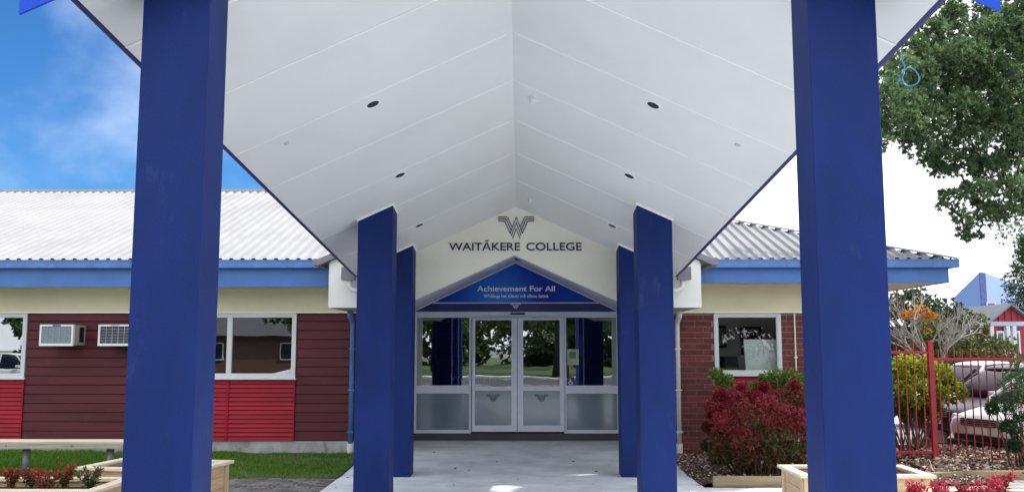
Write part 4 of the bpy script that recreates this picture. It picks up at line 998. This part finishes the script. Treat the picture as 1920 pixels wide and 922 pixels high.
park(1834, 16.2, R(22), SILV, 'silver car nearest the fence with its grille towards the bush', Lc=4.4, Hc=1.42)
park(1752, 18.5, R(20), DARKP, 'black car parked behind the silver one', Lc=4.6, Hc=1.52)
park(1700, 22.0, R(18), WHIP, 'white car parked behind the black one', Lc=4.6, Hc=1.54)
park(1878, 36, R(10), BLUP, 'pale blue car far off by the red building', Lc=4.2, Hc=1.5)

# ------------------------------------------------------------------ trees
def bough(mb, a, b, r0, r1, seg=6, wob=.08):
    a = Vector(a); b = Vector(b); n_ = 5; pts = []
    for i in range(n_+1):
        t_ = i/n_; k = (b-a).length*wob*math.sin(math.pi*t_)
        pts.append(a.lerp(b,t_)+Vector((random.uniform(-k,k),random.uniform(-k,k),random.uniform(0,k)+k*.6)))
    mb.tube(pts, [r0+(r1-r0)*i/n_ for i in range(n_+1)], seg); return pts
# big broadleaf evergreen overhanging from the right
tb = thing('evergreen_tree', (15.2, 19.6, 0), 'large dark evergreen tree overhanging the top right corner', 'tree')
cps = []
for (a,b,Y,r) in ((1665,215,14,.42),(1690,190,14.5,.48),(1720,170,15,.5),(1700,235,14.4,.42),(1740,230,14.8,.5),(1655,265,13.8,.22),(1720,270,14.6,.38),(1755,290,15,.42),(1690,140,15.5,.42),(1760,150,15.5,.55),(1800,110,15.2,.6),(1790,200,15,.55),(1840,170,15.4,.6),(1880,100,15.6,.62),(1850,60,15.6,.5),(1900,40,16,.6),(1920,160,15.5,.6),(1870,230,15.2,.55),(1820,260,15,.5),(1800,310,15,.32),(1850,310,15.2,.42),(1900,290,15.4,.5),(1940,230,16,.6),(1890,350,15.2,.38),(1835,355,15,.3),(1790,370,14.9,.24),(1800,405,14.9,.22),(1808,435,14.9,.15),(1845,405,15.1,.28),(1885,395,15.2,.3),(1925,370,15.4,.45),(1930,90,16,.7),(1740,95,16,.4),(1775,60,16.2,.36),(1930,20,16,.7),(1760,320,15,.2),(1790,30,17,.35),(1850,15,16.5,.4),(1692,118,14.6,.34),(1722,88,15,.36),(1752,56,15.4,.36),(1785,18,15.8,.36),(1725,130,15,.4),(1662,172,14,.34),(1652,235,13.9,.3),(1830,100,15.6,.5),(1900,190,15.2,.55),(1860,130,15.3,.55),(1770,110,15.4,.45),(1915,60,15.6,.55),(1815,205,15,.45),(1900,240,15.3,.5)):
    cps.append((P(a,b,Y-.6), r*.74))
    for _ in range(2): cps.append((P(a+random.uniform(-38,38),b+random.uniform(-30,22),Y+random.uniform(-.5,.9)), r*random.uniform(.28,.42)))
for _ in range(30):
    cps.append((Vector((random.uniform(11.5,18.5), random.uniform(17.5,22.5), random.uniform(4.6,9))), random.uniform(.5,.9)))
bk = MB(); top = Vector((14.6,19.3,4.0))
bk.tube([(15.2,19.6,-.1),(15.1,19.6,1.6),(14.85,19.5,3.0),top],[.62,.46,.42,.36],14)
limbs = [Vector(v) for v in ((9.6,15.2,5.3),(9.2,15.0,4.3),(10.5,16,7.2),(15,21,7.5),(17,19.5,7))]
nodes = []
for l_ in limbs: nodes += bough(bk, top, l_, .20, .07, 8)
Q = []; T = []
cps.sort(key=lambda e: (e[0]-top).length)
for c, r in cps:
    l_ = min(nodes, key=lambda v: (v-c).length); pts = bough(bk, l_, c, .022, .008, 5, .14); nodes += pts
    near = r < .59
    n_ = int((300 if c.x < 10.6 else 110)*(r/.5)**2)+12
    cc, d = ball(n_, c, r, .15, .75); d[:,2] += .5
    Q.append(rosettes(cc, d, 12, .085, .021, .62)); lum = random.uniform(-.18,.18)
    T.append(np.clip(np.repeat(rng.random(n_)*.6,12)+.4*rng.random(n_*12)+lum,0,1))
    if c.x < 10.6:
        for k in range(5): bough(bk, c, Vector(cc[rng.integers(n_)]), .012, .004, 4, .1)
bk.build('trunk', BARK, tb, smooth=True)
npmesh('crown', np.concatenate(Q), 4, leafmat('leaf_evergreen', [(.028,.06,.022),(.075,.14,.055),(.14,.23,.10),(.23,.32,.15)], .48, .4), tb, tint=np.concatenate(T))

def simple_tree(name, loc, h, cr, cols, mname, label, group=None, trunk=.2, crown_z=.62, clumps=26, tw=90, ln=.22, wd_=.09, flat=.85, conif=False, bark=BARK):
    t = thing(name, loc, label, 'tree', group); x,y,z = loc; bk = MB(); Q = []; T = []
    bk.tube([(x,y,z-.1),(x+.05,y,z+h*.25),(x-.05,y+.05,z+h*.5),(x,y,z+h*(.92 if conif else .72))],[trunk*1.3,trunk,trunk*.75,trunk*.2],10)
    for k in range(clumps):
        if conif:
            u = (k+.5)/clumps; a = k*2.4; rr = cr*(1-u)*random.uniform(.6,1); c = Vector((x+math.cos(a)*rr, y+math.sin(a)*rr, z+h*(.12+.88*u))); r = cr*(.22+.3*(1-u))
        else:
            d = Vector(tuple(rng.normal(size=3))).normalized(); c = Vector((x,y,z+h*crown_z))+Vector((d.x*cr*.75,d.y*cr*.75,d.z*h*(1-crown_z)*.78)); r = cr*random.uniform(.28,.42)
        bough(bk, (x,y,z+h*(.35+.3*random.random()) if not conif else c.z), c, trunk*.3, .02, 5)
        cc, d = ball(tw, c, r, .3, flat if not conif else .45); d[:,2] += .4 if not conif else -.1
        Q.append(rosettes(cc, d, 6, ln, wd_, .8)); T.append(np.clip(rng.random(tw*6)*.8+random.uniform(-.1,.3),0,1))
    bk.build('trunk', bark, t, smooth=True); npmesh('crown', np.concatenate(Q), 4, leafmat(mname, cols, .25), t, tint=np.concatenate(T)); return t
# distant trees on the right
simple_tree('broadleaf_tree', (PX(1700,40),40,0), 4.3, 2.6, [(.03,.05,.025),(.06,.08,.04),(.10,.12,.06)], 'leaf_grey_green', 'dusky green tree behind the bare branches', 'trees beyond the car park', clumps=22, tw=110, ln=.2, wd_=.1)
simple_tree('broadleaf_tree', (PX(1800,36),36,0), 3.1, 1.9, [(.04,.06,.012),(.10,.12,.03),(.18,.20,.05)], 'leaf_olive', 'olive green tree left of the red building', 'trees beyond the car park', clumps=22, tw=110, ln=.16, wd_=.07)
simple_tree('conifer_tree', (PX(1938,60),60,0), 9.2, 2.6, [(.012,.035,.010),(.04,.085,.02),(.10,.15,.03)], 'leaf_conifer', 'conifer at the right edge above the red building', 'trees beyond the car park', trunk=.16, clumps=46, tw=120, ln=.17, wd_=.05, conif=True)
# bare pale tree with a few orange leaves
bt = thing('bare_tree', (PX(1775,18.5,700),18.5,.0), 'bare pale-barked tree with a few orange leaves', 'tree')
bk = MB(); tips = []
def grow(p, d, l_, r, lv):
    q_ = p+d*l_; mid = p.lerp(q_,.5)+Vector((random.uniform(-1,1),random.uniform(-1,1),random.uniform(-1,1)))*l_*.07
    bk.tube([p,mid,q_],[r,r*.85,r*.68],5,cap=False)
    if lv == 0: tips.append(q_); return
    for k in range(3):
        nd = (d+Vector((random.uniform(-1,1)*.8,random.uniform(-1,1)*.7,random.uniform(-.45,.7)*.8))).normalized()
        grow(p.lerp(q_,random.uniform(.55,1)), nd, l_*random.uniform(.55,.85), r*.6, lv-1)
p0 = Vector((PX(1760,18.5,700),18.5,0))
bk.tube([p0,p0+Vector((0,0,.7)),p0+Vector((.02,0,1.25))],[.10,.08,.075],8)
for (a,b,r) in ((1690,570,.05),(1720,600,.045),(1790,590,.05),(1680,615,.045),(1775,620,.045)):
    tgt = P(a,b,18.5+random.uniform(-.6,.6)); s0 = p0+Vector((0,0,1.2)); d = tgt-s0
    grow(s0, d.normalized(), d.length*.55, r*.75, 4)
bk.build('trunk', BARKW, bt)
oc = []
for (a,b,n_) in ((1702,592,40),(1710,588,30),(1738,590,80),(1746,592,60),(1733,592,50),(1726,575,25),(1738,618,25),(1695,585,20)):
    c = P(a,b,18.5); oc.append(np.array(c)+rng.normal(size=(n_,3))*np.array((.045,.06,.03)))
oc = np.concatenate(oc); npmesh('leaves', leaves(oc, rng.normal(size=oc.shape), .07, .045), 4, leafmat('leaf_orange',[(.45,.12,.02),(.75,.32,.03),(.85,.45,.06)],.4), bt, tint=rng.random(len(oc)))

# ------------------------------------------------------------------ buildings beyond the car park
REDW = mat('far_red',(.32,.025,.045),.6,.08,1)
FARW = mat('far_white',(.62,.64,.68),.6,.05); FARB = mat('far_blue',(.03,.09,.45),.5,.06)
Yb = 40
rb = thing('red_building', (PX(1905,Yb),Yb,0), 'dark red gabled classroom with pale veranda posts at the right edge', 'building')
xg0, xg1 = PX(1852,Yb), PX(1938,Yb); za, ze_ = PZ(574,Yb), PZ(608,Yb)
MB().prism([(xg0,0),(xg1,0),(xg1,ze_),((xg0+xg1)/2,za),(xg0,ze_)], Yb, Yb+7).build('wall', REDW, rb)
for i in range(1,7):
    x = xg0+(xg1-xg0)*i/7; z = ze_+(za-ze_)*(1-abs(2*i/7-1)); box('batten', REDW, rb, x-.04, x+.04, Yb-.05, Yb-.001, 0, z-.05)
for s in (-1,1):
    xm_ = (xg0+xg1)/2; xe = xm_+s*((xg1-xg0)/2+.25); z2 = ze_-(.25)*(za-ze_)/((xg1-xg0)/2)
    MB().hexa([(xm_,Yb-.3,za+.03),(xe,Yb-.3,z2+.03),(xe,Yb+7.2,z2+.03),(xm_,Yb+7.2,za+.03)],[(xm_,Yb-.3,za+.12),(xe,Yb-.3,z2+.12),(xe,Yb+7.2,z2+.12),(xm_,Yb+7.2,za+.12)]).build('roof_slope', mat('far_roof',(.20,.20,.22),.7), rb)
f = box('window', FARW, rb, PX(1868,Yb), PX(1912,Yb), Yb-.09, Yb-.055, PZ(664,Yb), PZ(620,Yb)); 
for a,b in ((1871,1880),(1883,1894),(1897,1909)): box('pane', mat('far_pane',(.10,.13,.15),.15), f, PX(a,Yb), PX(b,Yb), Yb-.10, Yb-.092, PZ(660,Yb), PZ(624,Yb))
box('sign_board', FARB, rb, PX(1880,Yb), PX(1908,Yb), Yb-.16, Yb-.11, PZ(619,Yb), PZ(608,Yb))
vb = box('veranda_beam', mat('far_lilac',(.42,.43,.55),.6), rb, PX(1808,Yb-2), PX(1960,Yb-2), Yb-2.2, Yb-2, PZ(611,Yb-2), PZ(603,Yb-2))
for a in (1820,1858,1888,1900,1925): x = PX(a,Yb-2); box('post', FARW, rb, x-.07, x+.07, Yb-2.19, Yb-2.01, 0, PZ(611,Yb-2))
wb = thing('classroom_block', (PX(1740,46),46,0), 'low classroom block with blue veranda fascia behind the bare tree', 'building')
box('wall', mat('far_maroon',(.14,.03,.04),.7), wb, PX(1600,46), PX(1850,46), 46, 52, 0, PZ(622,46))
box('veranda_fascia', FARB, wb, PX(1600,44), PX(1745,44), 44, 44.15, PZ(634,44), PZ(612,44))
box('veranda_roof', FARW, wb, PX(1600,44), PX(1850,44), 44.16, 46, PZ(615,44), PZ(611,44))
for a in range(1672,1850,18):
    x = PX(a,44); box('post', FARW, wb, x-.06, x+.06, 44.2, 44.32, 0, PZ(616,44))
for a in range(1680,1840,24):
    wv = box('window', FARW, wb, PX(a,46), PX(a+15,46), 45.95, 45.995, .7, 2.1); box('pane', mat('far_pane',(.10,.13,.15),.15), wv, PX(a+1,46), PX(a+14,46), 45.93, 45.949, .78, 2.02)
Yh = 75
hb = thing('blue_hall', (PX(1840,Yh),Yh,0), 'tall pale blue hall rising behind the trees on the right', 'building')
HB1 = mat('hall_blue',(.22,.33,.62),.6,.04,.3)
A = P(1838,509,Yh); Bp = P(1790,556,Yh+3); Cp = P(1935,541,Yh+12)
MB().hexa([(Bp.x,Bp.y,0),(A.x,A.y,0),(Cp.x,Cp.y,0),(Bp.x+14,Bp.y+14,0)],[(Bp.x,Bp.y,Bp.z),(A.x,A.y,A.z),(Cp.x,Cp.y,Cp.z),(Bp.x+14,Bp.y+14,Bp.z)]).build('wall', HB1, hb)
box('corner_trim', mat('hall_trim',(.10,.14,.38),.6), hb, A.x-.12, A.x+.35, A.y-.15, A.y-.02, 0, A.z-.1)
for a,b in ((1850,566),(1872,570)):
    p_ = P(a,b,Yh-.3); wv = box('window', FARW, hb, p_.x, p_.x+.75, p_.y, p_.y+.1, p_.z-1, p_.z); box('pane', mat('far_pane',(.10,.13,.15),.15), wv, p_.x+.1, p_.x+.65, p_.y-.02, p_.y-.001, p_.z-.9, p_.z-.1)
# white outdoor tables by the veranda
for a, wh in ((1822,'left'),(1875,'right')):
    x = PX(a,33); t = thing('picnic_table', (x,33,0), 'white picnic table before the far verandas, the '+wh+' one', 'table', 'white picnic tables')
    box('table_top', FARW, t, x-.75, x+.75, 32.7, 33.3, .70, .75)
    for s in (-1,1):
        box('leg', FARW, t, x+s*.55-.04, x+s*.55+.04, 32.8, 33.2, -.02, .70); box('bench_seat', FARW, t, x-.75, x+.75, 33+s*.65-.12, 33+s*.65+.12, .42, .46)

# ------------------------------------------------------------------ street side, seen in the glass
stree = simple_tree('street_tree', (2.6,-25,0), 9.5, 4.2, [(.03,.06,.015),(.07,.13,.035),(.13,.20,.06)], 'leaf_street', 'broad street tree mirrored in the right door', 'street trees mirrored in the glass', trunk=.42, crown_z=.66, clumps=30, tw=70, ln=.34, wd_=.16)
for (x,y,a,wh) in ((-13.5,-24.5,1.2,'in the left wing window'),(11,-27,2.5,'at the right sidelight'),(-6.5,-36,4,'behind the left door'),(-26,-27,5,'in the far left window'),(19,-26,.5,'in the right wing window'),(5,-44,2,'behind the lawn'),(-18,-46,3,'above the brick house'),(30,-40,3,'far to the right')):
    copytree(stree, (x,y,0), a, 'broad street tree mirrored '+wh, 'street trees mirrored in the glass')
ltree = simple_tree('bushy_tree', (-44,-56,0), 9, 5.2, [(.03,.06,.02),(.07,.12,.04),(.13,.18,.06)], 'leaf_far', 'dark bushy tree in the far row across the road', 'row of bushy trees across the road', trunk=.3, crown_z=.45, clumps=34, tw=60, ln=.5, wd_=.28)
for i in range(1, 11):
    copytree(ltree, (-44+i*9.1, -56-3*(i%2), 0), i*1.3, 'dark bushy tree in the far row across the road', 'row of bushy trees across the road')
hs = thing('brick_house', (-22,-38,0), 'brown brick house across the road, mirrored in the left windows', 'house')
box('wall', mat('house_brown',(.16,.07,.055),.8,.15,4), hs, -32,-12,-42,-36,0,2.7)
MB().hexa([(-32.5,-35.4,2.7),(-11.5,-35.4,2.7),(-11.5,-42.6,2.7),(-32.5,-42.6,2.7)],[(-29,-38.8,4.6),(-15,-38.8,4.6),(-15,-39.2,4.6),(-29,-39.2,4.6)]).build('roof', DGREY, hs)
for x in (-29,-23,-17): 
    wv = box('window', FARW, hs, x-.9,x+.9,-35.98,-35.9,.9,2.2); box('pane', CGLASS, wv, x-.8,x+.8,-35.89,-35.88,1,2.1)
car((-24.6,-12.5,-.02), R(180), WHIP, 'white car in the road mirrored in the far left window', group='cars mirrored in the glass', Hc=1.6)
car((-9.5,-11.5,-.02), 0, WHIP, 'white car in the road mirrored in the left wing window', group='cars mirrored in the glass')

# ------------------------------------------------------------------ fallen leaves on the concrete
n = 70
p = np.stack([rng.uniform(-2.5,2.4,n), rng.uniform(9.5,17.2,n), np.zeros(n)], 1)
edge = rng.random(n) < .6; p[edge,0] = np.where(rng.random(edge.sum()) < .4, rng.uniform(-2.6,-2.2,edge.sum()), rng.uniform(1.9,2.45,edge.sum()))
p[:,2] = np.array([ramp(y) for y in p[:,1]])+.006
ax = rng.normal(size=(n,3)); ax[:,2] *= .12
tag(npmesh('fallen_leaves', leaves(p, ax, .03+.04*rng.random(n), .025), 4, leafmat('leaf_dead',[(.06,.035,.02),(.16,.08,.04),(.22,.14,.07)],0,.8), tint=rng.random(n), kind='stuff'), 'few brown fallen leaves scattered on the concrete path', 'leaves')
